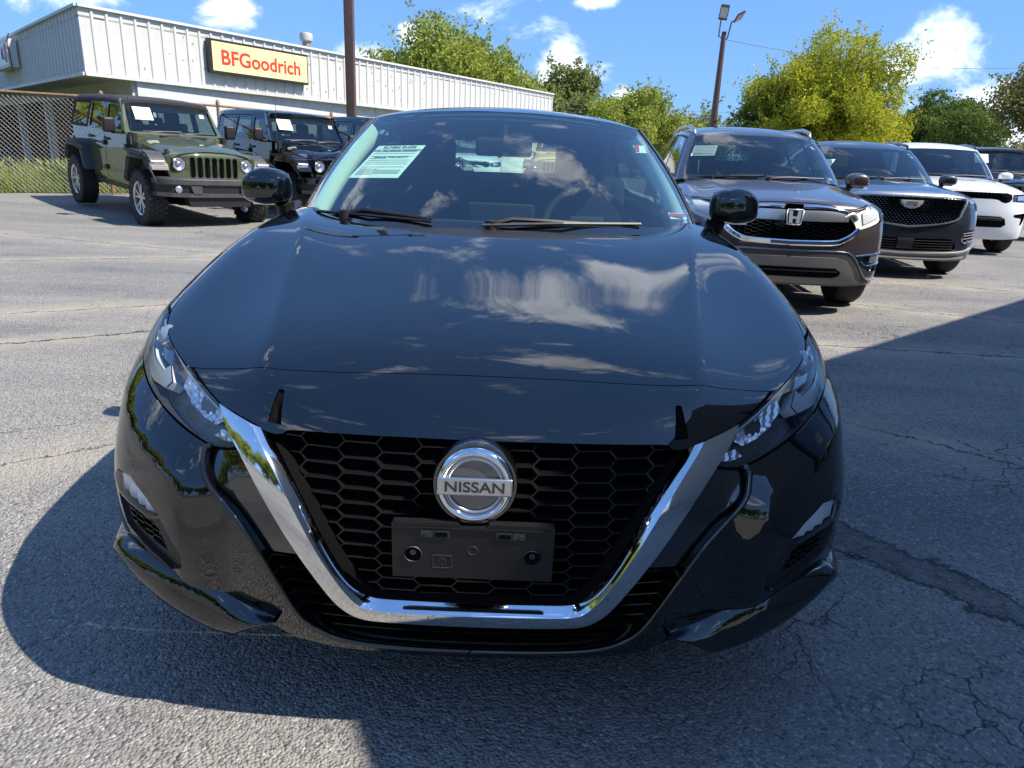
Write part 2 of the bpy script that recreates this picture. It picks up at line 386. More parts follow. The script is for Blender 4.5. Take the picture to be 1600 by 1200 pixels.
class Car:
    """a body solid and its greenhouse, cut into panels"""
    def __init__(s, B, step=.03, zb=.2, shoulder=None):
        s.B = B; s.step = step; B.M = B.L-1.1-B.y0
    def wrap3(s, q):
        B = s.B; hp = math.pi/2; q = np.asarray(q); S_ = q[:, 0]; e = q[:, 1]
        th = np.minimum(S_, hp)+np.clip(S_-hp-B.M, 0, None); yo = B.y0+np.clip(S_-hp, 0, B.M)
        O = np.column_stack([0*S_, yo, 0*S_+B.z0]); D = np.column_stack([np.sin(th)*np.cos(e), -np.cos(th)*np.cos(e), np.sin(e)])
        return B.cast(O, D)
    def dom(s, P):
        B = s.B; hp = math.pi/2; P = np.asarray(P); x, y, z = P.T; y1 = B.y0+B.M
        yo = np.clip(y, B.y0, y1); dy = y-yo; r = np.hypot(x, dy); th = np.arctan2(x, -dy)
        S_ = np.where(y < B.y0, th, np.where(y > y1, th+B.M, hp+y-B.y0)); return np.column_stack([S_, np.arctan2(z-B.z0, r)])
    def fr(s, q, closed=True, st=None): return s.dom(s.B.from_front(sub(q, st or s.step, closed)))
    def sd(s, q, closed=True):
        q = sub(q, s.step, closed); O = np.column_stack([0*q[:, 0], q[:, 0], q[:, 1]]); return s.dom(s.B.cast(O, np.tile([1., 0, 0], (len(q), 1))))
    def tp(s, q, closed=True): return s.dom(s.B.top(sub(q, s.step, closed)))
    def bottom(s, z, n=90):
        """bottom edge of the wrap at height z(S)"""
        B = s.B; hp = math.pi/2; S_ = np.linspace(0, math.pi+B.M, n); zz = np.array([z(a) for a in S_])
        th = np.minimum(S_, hp)+np.clip(S_-hp-B.M, 0, None); yo = B.y0+np.clip(S_-hp, 0, B.M)
        P = B.cast(np.column_stack([0*S_, yo, zz]), np.column_stack([np.sin(th), -np.cos(th), 0*S_])); return s.dom(P)
    def lower(s, shoulder, zlow, regions, step=None, dens=None):
        """wrap patch: everything below the shoulder line, right half"""
        top = s.dom(s.B.top(sub(shoulder, s.step, False))); bot = s.bottom(zlow)
        outer = np.vstack([bot, sub(np.vstack([bot[-1], top[-1]]), .03, False)[1:-1], top[::-1], sub(np.vstack([top[0], bot[0]]), .03, False)[1:-1]])
        return patch(outer, regions, step or s.step, s.wrap3, s.B.normal, dens)
    def upper(s, outer, regions, step=None):
        return patch(sub(outer, s.step), regions, step or s.step, s.B.top, s.B.normal)
class Green:
    """greenhouse between a base ring and a roof ring (right half, front centre to rear centre)"""
    def __init__(s, base, top, bulge=.02, n=160):
        s.nb = len(base); s.b = [Spl([(i, p[k]) for i, p in enumerate(base)]) for k in range(3)]; s.t = [Spl([(i, p[k]) for i, p in enumerate(top)]) for k in range(3)]
        s.bulge = bulge
    def ev(s, q):
        q = np.asarray(q); u = np.clip(q[:, 0], 0, s.nb-1); t = q[:, 1][:, None]
        b = np.column_stack([f(u) for f in s.b]); c = np.column_stack([f(u) for f in s.t]); mid = (b+c)/2
        o = mid-np.array([0, 2.7, .7]); o[:, 1] *= .55; o /= np.linalg.norm(o, axis=1)[:, None]+1e-9
        P = b+(c-b)*t+o*(s.bulge*4*t*(1-t)); P[:, 0] = np.maximum(P[:, 0], 0); return P
    def norm(s, q):
        q = np.asarray(q); e = 1e-3; a = s.ev(q+[e, 0])-s.ev(q-[e, 0]); b = s.ev(q+[0, e])-s.ev(q-[0, e])
        n = np.cross(a, b); n /= np.linalg.norm(n, axis=1)[:, None]+1e-12
        c = s.ev(q)-np.array([0, 2.7, 0.9]); n[(n*c).sum(1) < 0] *= -1; return n
    def cut(s, regions, step=.06, sx=1.0):
        """regions in (ring position, height 0..1)"""
        K = .35
        sc = lambda p: np.column_stack([np.asarray(p)[:, 0]*K, np.asarray(p)[:, 1]*.5])
        un = lambda p: np.column_stack([p[:, 0]/K, p[:, 1]/.5])
        outer = sub(sc([(0, 0), (s.nb-1, 0), (s.nb-1, 1), (0, 1)]), step*.6)
        keepq = {}
        def fm(p): keepq['q'] = un(p); return s.ev(un(p))
        return patch(outer, [(n, sub(sc(p), step*.5)) for n, p in regions], step, fm, lambda P: s.norm(keepq['q']))
    def ring(s, t, n=60, side='t'):
        q = np.column_stack([np.linspace(0, s.nb-1, n), np.full(n, t)]); return s.ev(q)
def roof_patch(G, zf, step=.05, xs=1):
    ring = G.ring(1.0, 70); outer = ring[:, :2].copy(); outer[0, 0] = outer[-1, 0] = 0
    outer = np.vstack([outer, sub(np.vstack([outer[-1], outer[0]]), step, False)[1:-1]])
    zr = ring[:, 2]; 
    def fm(p):
        z = zf(p[:, 0], p[:, 1]); return np.column_stack([p, z])
    def fn(P):
        e = 1e-3; zx = (zf(P[:, 0]+e, P[:, 1])-zf(P[:, 0]-e, P[:, 1]))/(2*e); zy = (zf(P[:, 0], P[:, 1]+e)-zf(P[:, 0], P[:, 1]-e))/(2*e)
        n = np.column_stack([-zx, -zy, 1+0*zx]); return n/np.linalg.norm(n, axis=1)[:, None]
    return patch(outer, [], step, fm, fn)['body']
def wheel(parent, x, y, r, w, side, tyre_m, rim_m, hub_m, spokes=5, style='split', lugs=0, name='wheel', dbl=.09, rim=.62):
    """side = -1 for the left of the car; outer face towards x*side"""
    n = node(name, parent, (x, y, r)); s = side; rr = r*rim
    t = MB(); t.lathe([(rr, -w/2*.8), (rr*1.03, -w/2), (r*.93, -w/2), (r*.985, -w*.40), (r, -w*.30), (r, w*.30), (r*.985, w*.40), (r*.93, w/2), (rr*1.03, w/2), (rr, w/2*.8)], n=48)
    if lugs:
        for k in range(lugs):
            a = 2*math.pi*k/lugs
            for j, h in enumerate((-.38, -.12, .12, .38)):
                b = a+(j % 2)*math.pi/lugs; rot = Matrix.Rotation(b, 3, 'X')
                t.box(rot @ Vector((h*w, 0, r+.004)), (w*.21, 2*math.pi*r/lugs*.62, .016), rot)
    else:
        for h in (-.2, 0, .2): t.lathe([(r+.001, h*w-.004), (r+.001, h*w+.004)], n=48)
    t.build('tyre', tyre_m, n, auto=40)
    q = MB(); f = s*w*.40
    q.lathe([(rr*1.02, s*w*.46), (rr*.93, s*w*.40), (rr*.90, s*w*.1), (rr*.90, -s*w*.4)], n=40)
    hubr = r*.13
    q.lathe([(0.001, f-s*.008), (hubr, f-s*.008), (hubr*1.05, f-s*.05)], n=20)
    for k in range(spokes):
        for d in ((-dbl, dbl) if style == 'split' else (0,)):
            a = 2*math.pi*k/spokes+.3; b = a+d*2.2; a0 = a+d*.9
            p0 = Vector((f-s*.02, math.cos(a0)*hubr*.9, math.sin(a0)*hubr*.9)); p1 = Vector((f-s*.012, math.cos(b)*rr*.95, math.sin(b)*rr*.95))
            dr = (p1-p0); L_ = dr.length; zc = dr.normalized(); xc = Vector((1, 0, 0)); xc = (xc-zc*xc.dot(zc)).normalized(); yc = zc.cross(xc)
            q.box((p0+p1)/2, (.03, r*(.085 if style == 'split' else .16), L_), Matrix((xc, yc, zc)).transposed(), bev=.006)
    q.build('rim', rim_m, n, auto=40)
    d = MB(); d.lathe([(0.001, -s*w*.05), (rr*.7, -s*w*.05)], n=24); d.build('brake_disc', hub_m, n)
    return n
# ---------------------------------------------------------------- shared materials
M_black_paint = mat('black paint', (.0010, .0011, .0014), .5, 0, 0, 1, .008, dust=.0022, vscale=5)
M_gloss = mat('gloss black trim', (.004, .004, .004), .12, coat=1)
M_plastic = mat('black plastic', (.012, .012, .013), .5, var=.3, vscale=40)
M_plastic2 = mat('worn grey plastic', (.034, .036, .039), .55, var=.2, vscale=20, bump=.05, bscale=300)
M_dark = mat('dark cavity', (.003, .003, .003), .9, spec=.1)
M_chrome = mat('chrome', (.80, .81, .82), .06, 1)
M_satin = mat('satin silver', (.55, .56, .57), .28, .9)
M_lampin = mat('lamp bezel', (.10, .10, .10), .25, .6)
M_reflector = mat('lamp reflector', (.75, .76, .78), .22, .9)
M_guide = mat('lamp light guide', (.62, .65, .66), .2, 0, coat=.5)
M_lens = glass('clear lens', (.95, .96, .97), .45, 0, .45)
M_amber = mat('amber lens', (.55, .12, .01), .15, coat=1)
M_redl = mat('red lens', (.35, .01, .01), .15, coat=1)
M_tyre = mat('tyre rubber', (.022, .022, .023), .75, var=.35, vscale=14, bump=.1, bscale=120)
M_alloy = mat('alloy', (.62, .63, .65), .28, .9)
M_alloyd = mat('dark alloy', (.12, .12, .125), .35, .8)
M_iron = mat('brake iron', (.10, .08, .07), .6, .6)
M_ws = glass('windscreen glass', (.66, .86, .78), 1.35)
M_tint = glass('tinted glass', (.28, .36, .34), 1.0)
M_inter = mat('interior black', (.012, .013, .015), .8, var=.2, vscale=30)
M_seat = mat('seat cloth', (.030, .034, .042), .85, var=.3, vscale=60)
M_trim = mat('light headliner', (.42, .46, .42), .8)
M_paper = mat('paper', (.80, .84, .80), .7)
M_ink = mat('print', (.16, .18, .18), .8)
M_red = mat('red print', (.55, .03, .03), .6)
M_white = mat('white print', (.8, .8, .8), .6)
M_under = mat('underbody', (.008, .008, .008), .9, spec=.1)

def hexgrid(poly, px, pz, w, depth, ymap, th=.0045, yo=0.0):
    """flattened hexagonal mesh clipped to a polygon in (x, z), each bar a thin upright blade"""
    poly = np.array(poly, float); lo = poly.min(0); hi = poly.max(0); mb = MB(); seg = set()
    i0 = int(math.floor(lo[0]/px))-1; i1 = int(math.ceil(hi[0]/px))+1; k0 = int(math.floor(lo[1]/pz))-1; k1 = int(math.ceil(hi[1]/pz))+1
    for i in range(i0, i1+1):
        for k in range(k0, k1+1):
            cx = i*px; cz = (k+.5*(i % 2))*pz
            h = [(cx-w, cz), (cx-px+w, cz+pz/2), (cx+px-w, cz+pz/2), (cx+w, cz), (cx+px-w, cz-pz/2), (cx-px+w, cz-pz/2)]
            for a in range(6):
                p, q = h[a], h[(a+1) % 6]; key = tuple(sorted((tuple(np.round(p, 4)), tuple(np.round(q, 4))))); seg.add(key)
    for p, q in seg:
        t = np.linspace(0, 1, 13)[:, None]; P = np.array(p)+(np.array(q)-np.array(p))*t; ins = inside(P, poly)
        if not ins.any(): continue
        idx = np.nonzero(ins)[0]; a, b = P[idx[0]], P[idx[-1]]
        if np.linalg.norm(b-a) < .003: continue
        d = (b-a)/np.linalg.norm(b-a); nn = np.array([-d[1], d[0]])*th/2
        ya, yb = ymap(a[0], a[1])+yo, ymap(b[0], b[1])+yo
        V = []
        for pt, y in ((a, ya), (b, yb)):
            for sgn, dy, f in ((1, .0015, .45), (-1, .0015, .45), (1, depth, 1), (-1, depth, 1)):
                V.append((pt[0]+nn[0]*sgn*f, y+(0 if f < 1 else dy), pt[1]+nn[1]*sgn*f))
        mb.add(V, [(0, 1, 5, 4), (0, 4, 6, 2), (1, 3, 7, 5), (0, 2, 3, 1), (4, 5, 7, 6)])
    return mb
def interior(root, w=.62, y_dash=1.75, z_dash=.97, y_seat=2.5, z_seat=1.2, y_back=3.35, zfloor=.35, wheel_side=1, yb0=1.25, zroof=1.4, z_back=None):
    z_back = z_back or z_seat
    d = MB(); d.prism([(yb0+.02, z_dash-.03), (y_dash-.25, z_dash+.01), (y_dash, z_dash), (y_dash+.16, z_dash-.09), (y_dash+.12, z_dash-.4), (y_dash-.1, zfloor), (yb0+.02, zfloor)], -w-.08, w+.08, 'x')
    d.box((0, y_dash+.12, z_dash+.015), (.28, .03, .10), bev=.01)
    a = d.build('dashboard', M_inter, root, auto=40)
    fl = MB(); fl.box((0, 2.6, zfloor-.02), (1.5, 3.0, .04)); fl.box((-.70, 2.7, zfloor+.28), (.06, 2.6, .56)); fl.box((.70, 2.7, zfloor+.28), (.06, 2.6, .56)); fl.box((0, y_back+.5, zfloor+.32), (1.4, .1, .6)); fl.build('cabin_lining', M_inter, root)
    for sx in (-1, 1):
        m = MB(); rot = Matrix.Rotation(R(-14), 3, 'X')
        m.box((sx*.37, y_seat-.28, zfloor+.25), (.50, .52, .18), bev=.06)
        m.box((sx*.37, y_seat+.02, (zfloor+z_seat)/2+.08), (.50, .14, z_seat-zfloor-.10), rot, bev=.06)
        s_ = m.build('seat', M_seat, root, auto=50)
        h = MB(); h.box((sx*.38, y_seat+.12, z_seat+.10), (.245, .11, .18), rot, bev=.05); h.tube([(sx*.37-.06, y_seat+.1, z_seat-.05), (sx*.37-.06, y_seat+.12, z_seat+.06)], .007); h.tube([(sx*.37+.06, y_seat+.1, z_seat-.05), (sx*.37+.06, y_seat+.12, z_seat+.06)], .007)
        h.build('headrest', M_seat, s_, auto=50)
    m = MB(); m.box((0, y_back, (zfloor+z_seat)/2), (1.25, .16, z_back-zfloor-.08), Matrix.Rotation(R(-16), 3, 'X'), bev=.06)
    for x in (-.4, .4): m.box((x, y_back+.1, z_back+.03), (.24, .1, .12), bev=.04)
    m.build('rear_bench', M_seat, root, auto=50)
    c = Vector((wheel_side*.37, y_dash+.20, z_dash-.04)); rt = Matrix.Rotation(R(-25), 3, 'X'); m = MB()
    P = [c+rt @ Vector((math.cos(a)*.185, 0, math.sin(a)*.185)) for a in np.linspace(0, 2*math.pi, 33)]
    m.tube(P, .016, 8, False); m.box(c, (.16, .05, .12), rt, bev=.02)
    m.box(c, (.36, .02, .03), rt); m.build('steering_wheel', M_inter, root, auto=50)
    m = MB(); m.box((0, y_dash+.20, zroof-.14), (.24, .035, .075), bev=.016); m.tube([(0, y_dash+.22, zroof-.11), (0, y_dash+.225, zroof-.05)], .012)
    m.build('rear_view_mirror', M_inter, root, auto=50)
def page(root, c, ux, uy, w, h, lines=True, title=True, name='price_sheet', label=None):
    """sheet on the inside of a windscreen; c = centre, ux/uy = unit axes along width and height"""
    ux = Vector(ux).normalized(); uy = (Vector(uy)-ux*Vector(uy).dot(ux)).normalized(); n = ux.cross(uy); c = Vector(c)
    mt = Matrix((ux, uy, n)).transposed(); m = MB(); m.box(c, (w, h, .0012), mt); o = m.build(name, M_paper, root)
    if label: o['label'] = label
    if lines:
        l = MB(); y = h*.36; k = 0
        while y > -h*.44:
            k += 1; ww = w*(.86 if k % 5 else .35); x0 = -w*.43
            if k in (4, 9): y -= h*.03
            l.box(c+ux*(x0+ww/2)+uy*y+n*.0012, (ww, h*.009, .0006), mt); y -= h*(.034 if k > 9 else .06)
        l.build('print', M_ink, o)
        if title:
            rm = mt.to_4x4().to_euler()
            for s_, tx, yy in ((.055, 'BUYERS GUIDE', .43), (.038, 'AS IS - NO DEALER WARRANTY', .33), (.04, 'DEALER WARRANTY', .12)):
                text('lettering', tx, h*s_*1.6, M_ink, o, c+uy*h*yy+n*.0022, rm, .0003, .0006)
    return o
def door_mirror(root, c, half, m, side, foot, cap_m=None, stretch=1.0):
    c = Vector(c); V = []; F = []; nu, nv = 28, 18
    for i in range(nu):
        for j in range(nv+1):
            a = 2*math.pi*i/nu; b = -math.pi/2+math.pi*j/nv; e = .62
            p = lambda t, q: math.copysign(abs(t)**q, t)
            x = p(math.cos(a), e)*p(math.cos(b), e); y = p(math.sin(a), e)*p(math.cos(b), e); z = p(math.sin(b), e)
            y = y if y < 0 else y*.35
            z *= (1-.10*(x*side < 0)*abs(x)-.28*max(0, x*side)**2) if z > 0 else (.70-.12*abs(x))
            V.append((c.x+x*half[0], c.y+y*half[1], c.z+z*half[2]+.02*x*side*0))
    for i in range(nu):
        for j in range(nv): F.append((i*(nv+1)+j, ((i+1) % nu)*(nv+1)+j, ((i+1) % nu)*(nv+1)+j+1, i*(nv+1)+j+1))
    o = MB().add(V, F).build('door_mirror', m, root, smooth=True)
    V3 = [(c.x+(v[0]-c.x)*1.012, c.y+(v[1]-c.y)*1.02, v[2]) for v in V]; fl_ = [f for f in F if sum(V3[i][2] for i in f)/4 < c.z-half[2]*.30]; MB().add(V3, fl_).build('mirror_lower', M_gloss, o, smooth=True, fix=False)
    g = MB(); g.box((c.x, c.y+half[1]*.36, c.z), (half[0]*1.6, .006, half[2]*1.5), bev=.002); g.build('mirror_glass', M_chrome, o)
    a = MB(); a.tube([c+Vector((-side*half[0]*.55, half[1]*-.1, -half[2]*.55)), (Vector(foot)+c)/2+Vector((0, 0, -half[2]*.55)), foot], [.030, .030, .036], 10); a.build('mirror_arm', M_plastic, o, auto=60)
    return o
def wiper(root, P, blade):
    m = MB(); m.tube(P, [.011, .009, .007, .005][:len(P)], 6); m.lathe([(0.001, .016), (.022, .012), (.026, -.03)], P[0], 'z', 14)
    o = m.build('wiper', M_plastic, root, auto=50); b = MB(); b.tube(blade, .0055, 5); b.build('wiper_blade', M_plastic, o); return o

def build_sedan():
    B = nissan_body(); car = Car(B, .017); root = thing('sedan', 'black sedan with a wide chrome V grille and empty plate holder, filling the foreground', 'car')
    P = M_black_paint
    HE = [(0, .182), (.16, .183), (.31, .187), (.448, .203), (.604, .253), (.657, .280)]      # hood front seam (x, y)
    HS = [(.657, .280), (.70, .335), (.764, .431), (.808, .53), (.832, .645), (.845, .80), (.840, .99), (.815, 1.2), (.79, 1.40), (.775, 1.56)]
    HS = crv(HS, 60); HEc = crv(HE, 30)
    SH = np.vstack([HEc, HS[1:], crv([(.775, 1.56), (.79, 1.64), (.825, 1.85), (.845, 2.4), (.845, 2.9), (.82, 3.4), (.76, 3.8), (.70, 4.1), (.68, 4.5), (.62, 4.72), (.4, 4.80), (0, 4.84)], 60)[1:]])
    hood_rear = crv([(.775, 1.56), (.67, 1.50), (.52, 1.28), (.38, 1.17), (.2, 1.07), (0, 1.045)], 40)
    # --- bumper, wings, lamps: right half of the wrap
    hl_top = [(.877, .812), (.84, .812), (.80, .806), (.74, .791), (.671, .769), (.604, .745), (.533, .717)]
    hl = np.vstack([crv(hl_top, 30), crv([(.533, .717), (.507, .691), (.484, .652)], 8)[1:], crv([(.484, .652), (.52, .643), (.561, .650), (.625, .667), (.691, .686), (.75, .706), (.812, .732), (.862, .752), (.877, .785), (.877, .812)], 34)[1:-1]])
    line = crv([(.484, .652), (.52, .645), (.552, .640), (.553, .610), (.545, .585), (.522, .553), (.474, .503), (.430, .435), (.394, .36), (.358, .287), (.309, .247), (.241, .229), (.118, .224), (0, .224)], 90)
    nose = crv([(0, .703), (.181, .703), (.361, .699), (.385, .690), (.420, .690), (.533, .717)], 40)
    openp = np.vstack([nose, [(.507, .691)], line, [(-.01, .224), (-.01, .703)]])
    drl = [(.835, .500), (.80, .534), (.745, .543), (.690, .520), (.652, .494), (.682, .480), (.735, .484), (.80, .488)]
    vent = [(.80, .484), (.735, .480), (.682, .476), (.650, .490), (.628, .459), (.603, .418), (.607, .386), (.637, .371), (.664, .384), (.775, .420)]
    ventin = [(.772, .476), (.700, .472), (.668, .449), (.652, .408), (.684, .412), (.765, .432)]
    gap = .0045
    fo = car.dom(B.from_front(sub(np.clip(openp, [.0005, 0], None), .02))); fo[fo[:, 0] < .002, 0] = -.01
    regs = [('front_opening', fo)]
    nose_poly = np.vstack([[(0.0, .86)], [(.30, .86), (.62, .85), (.70, .80)], hl_top[4:][:], [(.533, .717)], nose[::-1]])
    arch = lambda cy, r, n=40: [(cy+math.cos(a)*r, .33+math.sin(a)*r) for a in np.linspace(-.5, math.pi+.5, n)]
    regs += [('fender', car.sd([(.72, .60), (.66, .79), (.66, .95), (1.78, 1.0), (1.78, .40), (1.2, .30), (.70, .30)])),
             ('door', car.sd([(1.785, .36), (1.785, .97), (2.78, 1.0), (2.78, .33), (2.2, .33)])),
             ('rear_door', car.sd([(2.785, .33), (2.785, 1.0), (3.62, 1.03), (3.5, .7), (3.3, .5), (3.25, .33)])),
             ('wheel_arch', car.sd(arch(.95, .36))), ('wheel_arch', car.sd(arch(3.775, .36)))]
    for st in ([(.66, .83), (.68, .70), (.70, .60)], [(1.782, .34), (1.782, .96)], [(2.782, .33), (2.782, .99)]):
        regs.append(('gap', car.dom(B.cast(*(lambda q: (np.column_stack([0*q[:, 0], q[:, 0], q[:, 1]]), np.tile([1., 0, 0], (len(q), 1))))(stroke(sub(st, .02, False), gap))))))
    for nt in ([(.397, .757), (.404, .7585), (.410, .757), (.419, .7065), (.389, .7045)],): regs.append(('nose_dark_reflection', car.fr(nt, st=.006)))  # dark reflection at the crease end, made as a small black-coloured dent
    H3 = car.dom(B.from_front(sub(hl, .02)))
    regs += [('headlight', H3), ('lamp', car.fr(drl)), ('vent', car.fr(vent)), ('vent_inner', car.fr(ventin))]
    # gaps round headlight and along the hood seam
    for ln in (hl_top, [(.484, .650), (.52, .641), (.561, .648), (.625, .665), (.691, .684), (.75, .704), (.812, .730), (.866, .755)]):
        regs.append(('gap', car.dom(B.from_front(stroke(crv(ln, 40), gap)))))
    dens = lambda g: (g[:, 0] < 1.45) | ((np.round(g[:, 0]/.017).astype(int) % 4 == 0) & (np.round(g[:, 1]/.017).astype(int) % 3 == 0))
    def zlow(s): return float(np.interp(s, [0, .25, .33, .40, .5, .7, .85, 1.0, 1.3, 3, 4, 6, 9], [.197, .203, .22, .27, .30, .325, .31, .25, .22, .2, .2, .24, .24]))
    W = car.lower(SH, zlow, regs, dens=dens)
    surf('bumper', both(W['body']), P, root)
    nv, nn_, nf = W['nose_dark_reflection']; dpt = np.clip(1-np.abs(nv[:, 0]-.404)/(.008+.012*(.768-nv[:, 2])/.06), 0, 1)*.010; nv = nv-nn_*dpt[:, None]; [mesh('nose_dark_reflection', a_[0], a_[2], M_dark, root) for a_ in ((nv, 0, nf), flipx((nv, nn_, nf)))]
    for nm in ('fender', 'door', 'rear_door'):
        surf(nm, W[nm], P, root); surf(nm, flipx(W[nm]), P, root)
    props(surf('panel_gap', both(W['gap']), M_dark, root, -.004), kind='stuff')
    # --- hood
    Hd = car.upper(np.vstack([HEc, HS[1:], hood_rear[1:]]), [('gap', stroke(HEc, .004)), ('gap', stroke(HS, .005))])
    surf('hood', both(Hd['body']), P, root); surf('hood_gap', both(Hd['gap']), M_dark, root, -.003)
    ring_in = crv([(0, 1.17), (.3, 1.20), (.55, 1.31), (.70, 1.46), (.785, 1.62), (.79, 1.645)], 40)
    cow = car.upper(np.vstack([hood_rear[::-1], [(.79, 1.645)], ring_in[::-1][1:]]), [], .05)
    surf('cowl', both(cow['body']), M_plastic, root, -.006)
    trunk = car.upper(np.vstack([[(0, 4.19)], [(.3, 4.16), (.62, 4.04), (.72, 3.92)], crv([(.72, 3.92), (.70, 4.1), (.68, 4.5), (.62, 4.72), (.4, 4.80), (0, 4.84)], 30)[1:]]), [], .08)
    surf('trunk_lid', both(trunk['body']), P, root)
    # --- greenhouse
    zr = Spl([(1.9, 1.385), (2.03, 1.405), (2.2, 1.428), (2.5, 1.448), (2.8, 1.450), (3.1, 1.435), (3.35, 1.40), (3.54, 1.36), (3.7, 1.32)])
    zf = lambda x, y: zr(y)-.13*x*x-.35*x**6
    base = [(0, 1.17, .983), (.3, 1.20, .982), (.55, 1.31, .98), (.70, 1.46, .972), (.792, 1.64, .960), (.83, 1.85, .955), (.845, 2.35, .965), (.845, 2.9, .975), (.82, 3.4, .99), (.76, 3.8, 1.01), (.62, 4.05, 1.04), (.3, 4.17, 1.065), (0, 4.2, 1.07)]
    top = [(0, 2.03), (.25, 2.045), (.42, 2.07), (.54, 2.11), (.605, 2.17), (.625, 2.3), (.635, 2.6), (.63, 2.95), (.61, 3.2), (.58, 3.38), (.5, 3.46), (.3, 3.52), (0, 3.54)]
    top = [(x, y, float(zf(x, y))) for x, y in top]
    G = Green(base, top, .022)
    wsp = [(-.01, .0), (3.75, .0), (3.72, .1), (3.62, .5), (3.60, .965), (3.2, .985), (-.01, .985)]
    frit = [(-.01, .0), (3.75, .0), (3.70, .12), (3.2, .085), (2.4, .06), (-.01, .055)]
    g = G.cut([('windscreen', wsp), ('frit', frit), ('side_window', [(4.55, .09), (4.62, .88), (6.35, .92), (6.35, .09)]), ('side_window', [(6.55, .09), (6.55, .92), (8.3, .88), (8.75, .3), (8.6, .09)]), ('rear_window', [(9.75, .12), (9.85, .93), (12.01, .93), (12.01, .12)])], .05)
    surf('pillars', both(g['body']), P, root)
    surf('windscreen', both(g['windscreen']), M_ws, root); surf('windscreen_border', both(g['frit']), M_gloss, root)
    surf('side_window', g['side_window'], M_tint, root); surf('side_window', flipx(g['side_window']), M_tint, root)
    surf('rear_window', both(g['rear_window']), M_ws, root)
    surf('pillar_trim', both(g['body']), M_trim, root, -.03)
    rf = roof_patch(G, zf); surf('roof', both(rf), P, root); surf('headliner', both(rf), M_trim, root, -.035)
    # rubber seam round the windscreen
    sm = MB()
    q = G.ev(np.array([(3.78, t) for t in np.linspace(.02, 1, 24)])); qn = G.norm(np.array([(3.78, t) for t in np.linspace(.02, 1, 24)]))
    sm.tube([Vector(p) for p in q+qn*.001], .0045, 6)
    sm.mirrored().build('windscreen_seal', M_plastic, root, auto=60)
    # --- V chrome
    pr = [((.533, .717), (.417, .690)), ((.505, .680), (.402, .668)), ((.470, .640), (.380, .637)), ((.412, .560), (.334, .560)), ((.355, .472), (.290, .472)), ((.305, .392), (.252, .404)), ((.274, .346), (.226, .368)), ((.238, .318), (.203, .354)), ((.185, .310), (.160, .352)), ((.09, .309), (.08, .352)), ((0, .309), (0, .352))]
    ti = [(i, *a, *b) for i, (a, b) in enumerate(pr)]; sp = [Spl([(t[0], t[k]) for t in ti]) for k in range(1, 5)]; u = np.linspace(0, 10, 110)
    A = np.column_stack([sp[0](u), sp[1](u)]); Bq = np.column_stack([sp[2](u), sp[3](u)]); rows = []
    for fr_, o_ in ((0, -.03), (0, .004), (.03, .0115), (.40, .015), (.74, .013), (.78, .010), (.97, -.012), (1.0, -.018), (1.0, -.04)):
        q = A+(Bq-A)*fr_; q[:, 0] = np.maximum(q[:, 0], 0); Pp = B.from_front(q); n_ = B.normal(Pp); n_[:, 0] *= .5; rows.append(Pp+n_*o_)
    V = np.vstack(rows); n = len(u); F = [(r*n+i, r*n+i+1, (r+1)*n+i+1, (r+1)*n+i) for r in range(len(rows)-1) for i in range(n-1)]
    MB().add(V, F).mirrored().build('chrome_surround', M_chrome, root, auto=28)
    # dark inset in the top plate of each arm
    # --- grille
    ys = lambda x, z: float(B.from_front([(abs(x)+1e-4, z)])[0, 1])
    yc = {}
    def ymap(x, z):
        k = (round(abs(x), 2), round(z, 2))
        if k not in yc: yc[k] = ys(*k)
        return yc[k]
    gp = np.vstack([[(0, .699), (.36, .696), (.405, .686)], Bq[8:]]); ins_ = Bq[8:].copy(); cc = np.array([0, .55]); dirn = ins_-cc; dirn /= np.linalg.norm(dirn, axis=1)[:, None]; ins_ = ins_-dirn*.016; ins_[:, 0] = np.maximum(ins_[:, 0], 0); gp_in = np.vstack([[(0, .700), (.375, .697)], ins_]); gp_in = np.vstack([gp_in, (gp_in*[-1, 1])[::-1]])
    o1 = B.from_front(Bq); o2 = B.from_front(np.clip(ins_, [.0005, 0], None)); o1[:, 0] = np.where(Bq[:, 0] < .001, 0, o1[:, 0]); k0 = len(o1)-len(o2)
    V = np.vstack([o1[k0:]+[0, .012, 0], o2+[0, .026, 0], o2+[0, .060, 0]]); n_o = len(o2); MB().add(V, [(r*n_o+i, r*n_o+i+1, (r+1)*n_o+i+1, (r+1)*n_o+i) for r in (0, 1) for i in range(n_o-1)]).mirrored().build('grille_border', M_dark, root, auto=35)
    gp = np.vstack([gp, (gp*[-1, 1])[::-1]])
    hexgrid(gp_in, .0768, .0296, .0455, .032, ymap, .0062, .028).build('grille', mat('grille black', (.006, .006, .007), .32), root)
    bk = patch(sub([(-.004, .705), (.42, .705), (.57, .66), (.56, .58), (.46, .45), (.37, .27), (.25, .215), (-.004, .215)], .03), [], .04, lambda q: (lambda P_: P_*[1, 1, 1])(B.from_front(q)), B.normal)['body']
    bk[0][:, 1] += .075; surf('grille_backing', both(bk), M_dark, root)
    # top rail of the grille and returns of the bumper edge
    no3 = B.from_front(np.clip(nose, [.0005, 0], None)); nn3 = B.normal(no3)
    V, F = ribbon(no3, np.array([0, .0, 0]), np.array([0, .06, -.012])); MB().add(V, F).mirrored().build('grille_top_rail', M_gloss, root)
    # --- side panels between the V and the bumper edge
    pan = np.vstack([A[2:56], [(.345, .445)], [(.425, .443)], line[:52:2][::-1]])
    keep = pan[:, 1] > .438; pan = pan[keep]
    pp = patch(B.from_front(sub(pan, .02))[:, [0, 2]], [], .02, lambda q: B.from_front(q), B.normal)['body']
    for t in (pp, flipx(pp)): surf('side_panel', t, M_gloss, root, -.014)
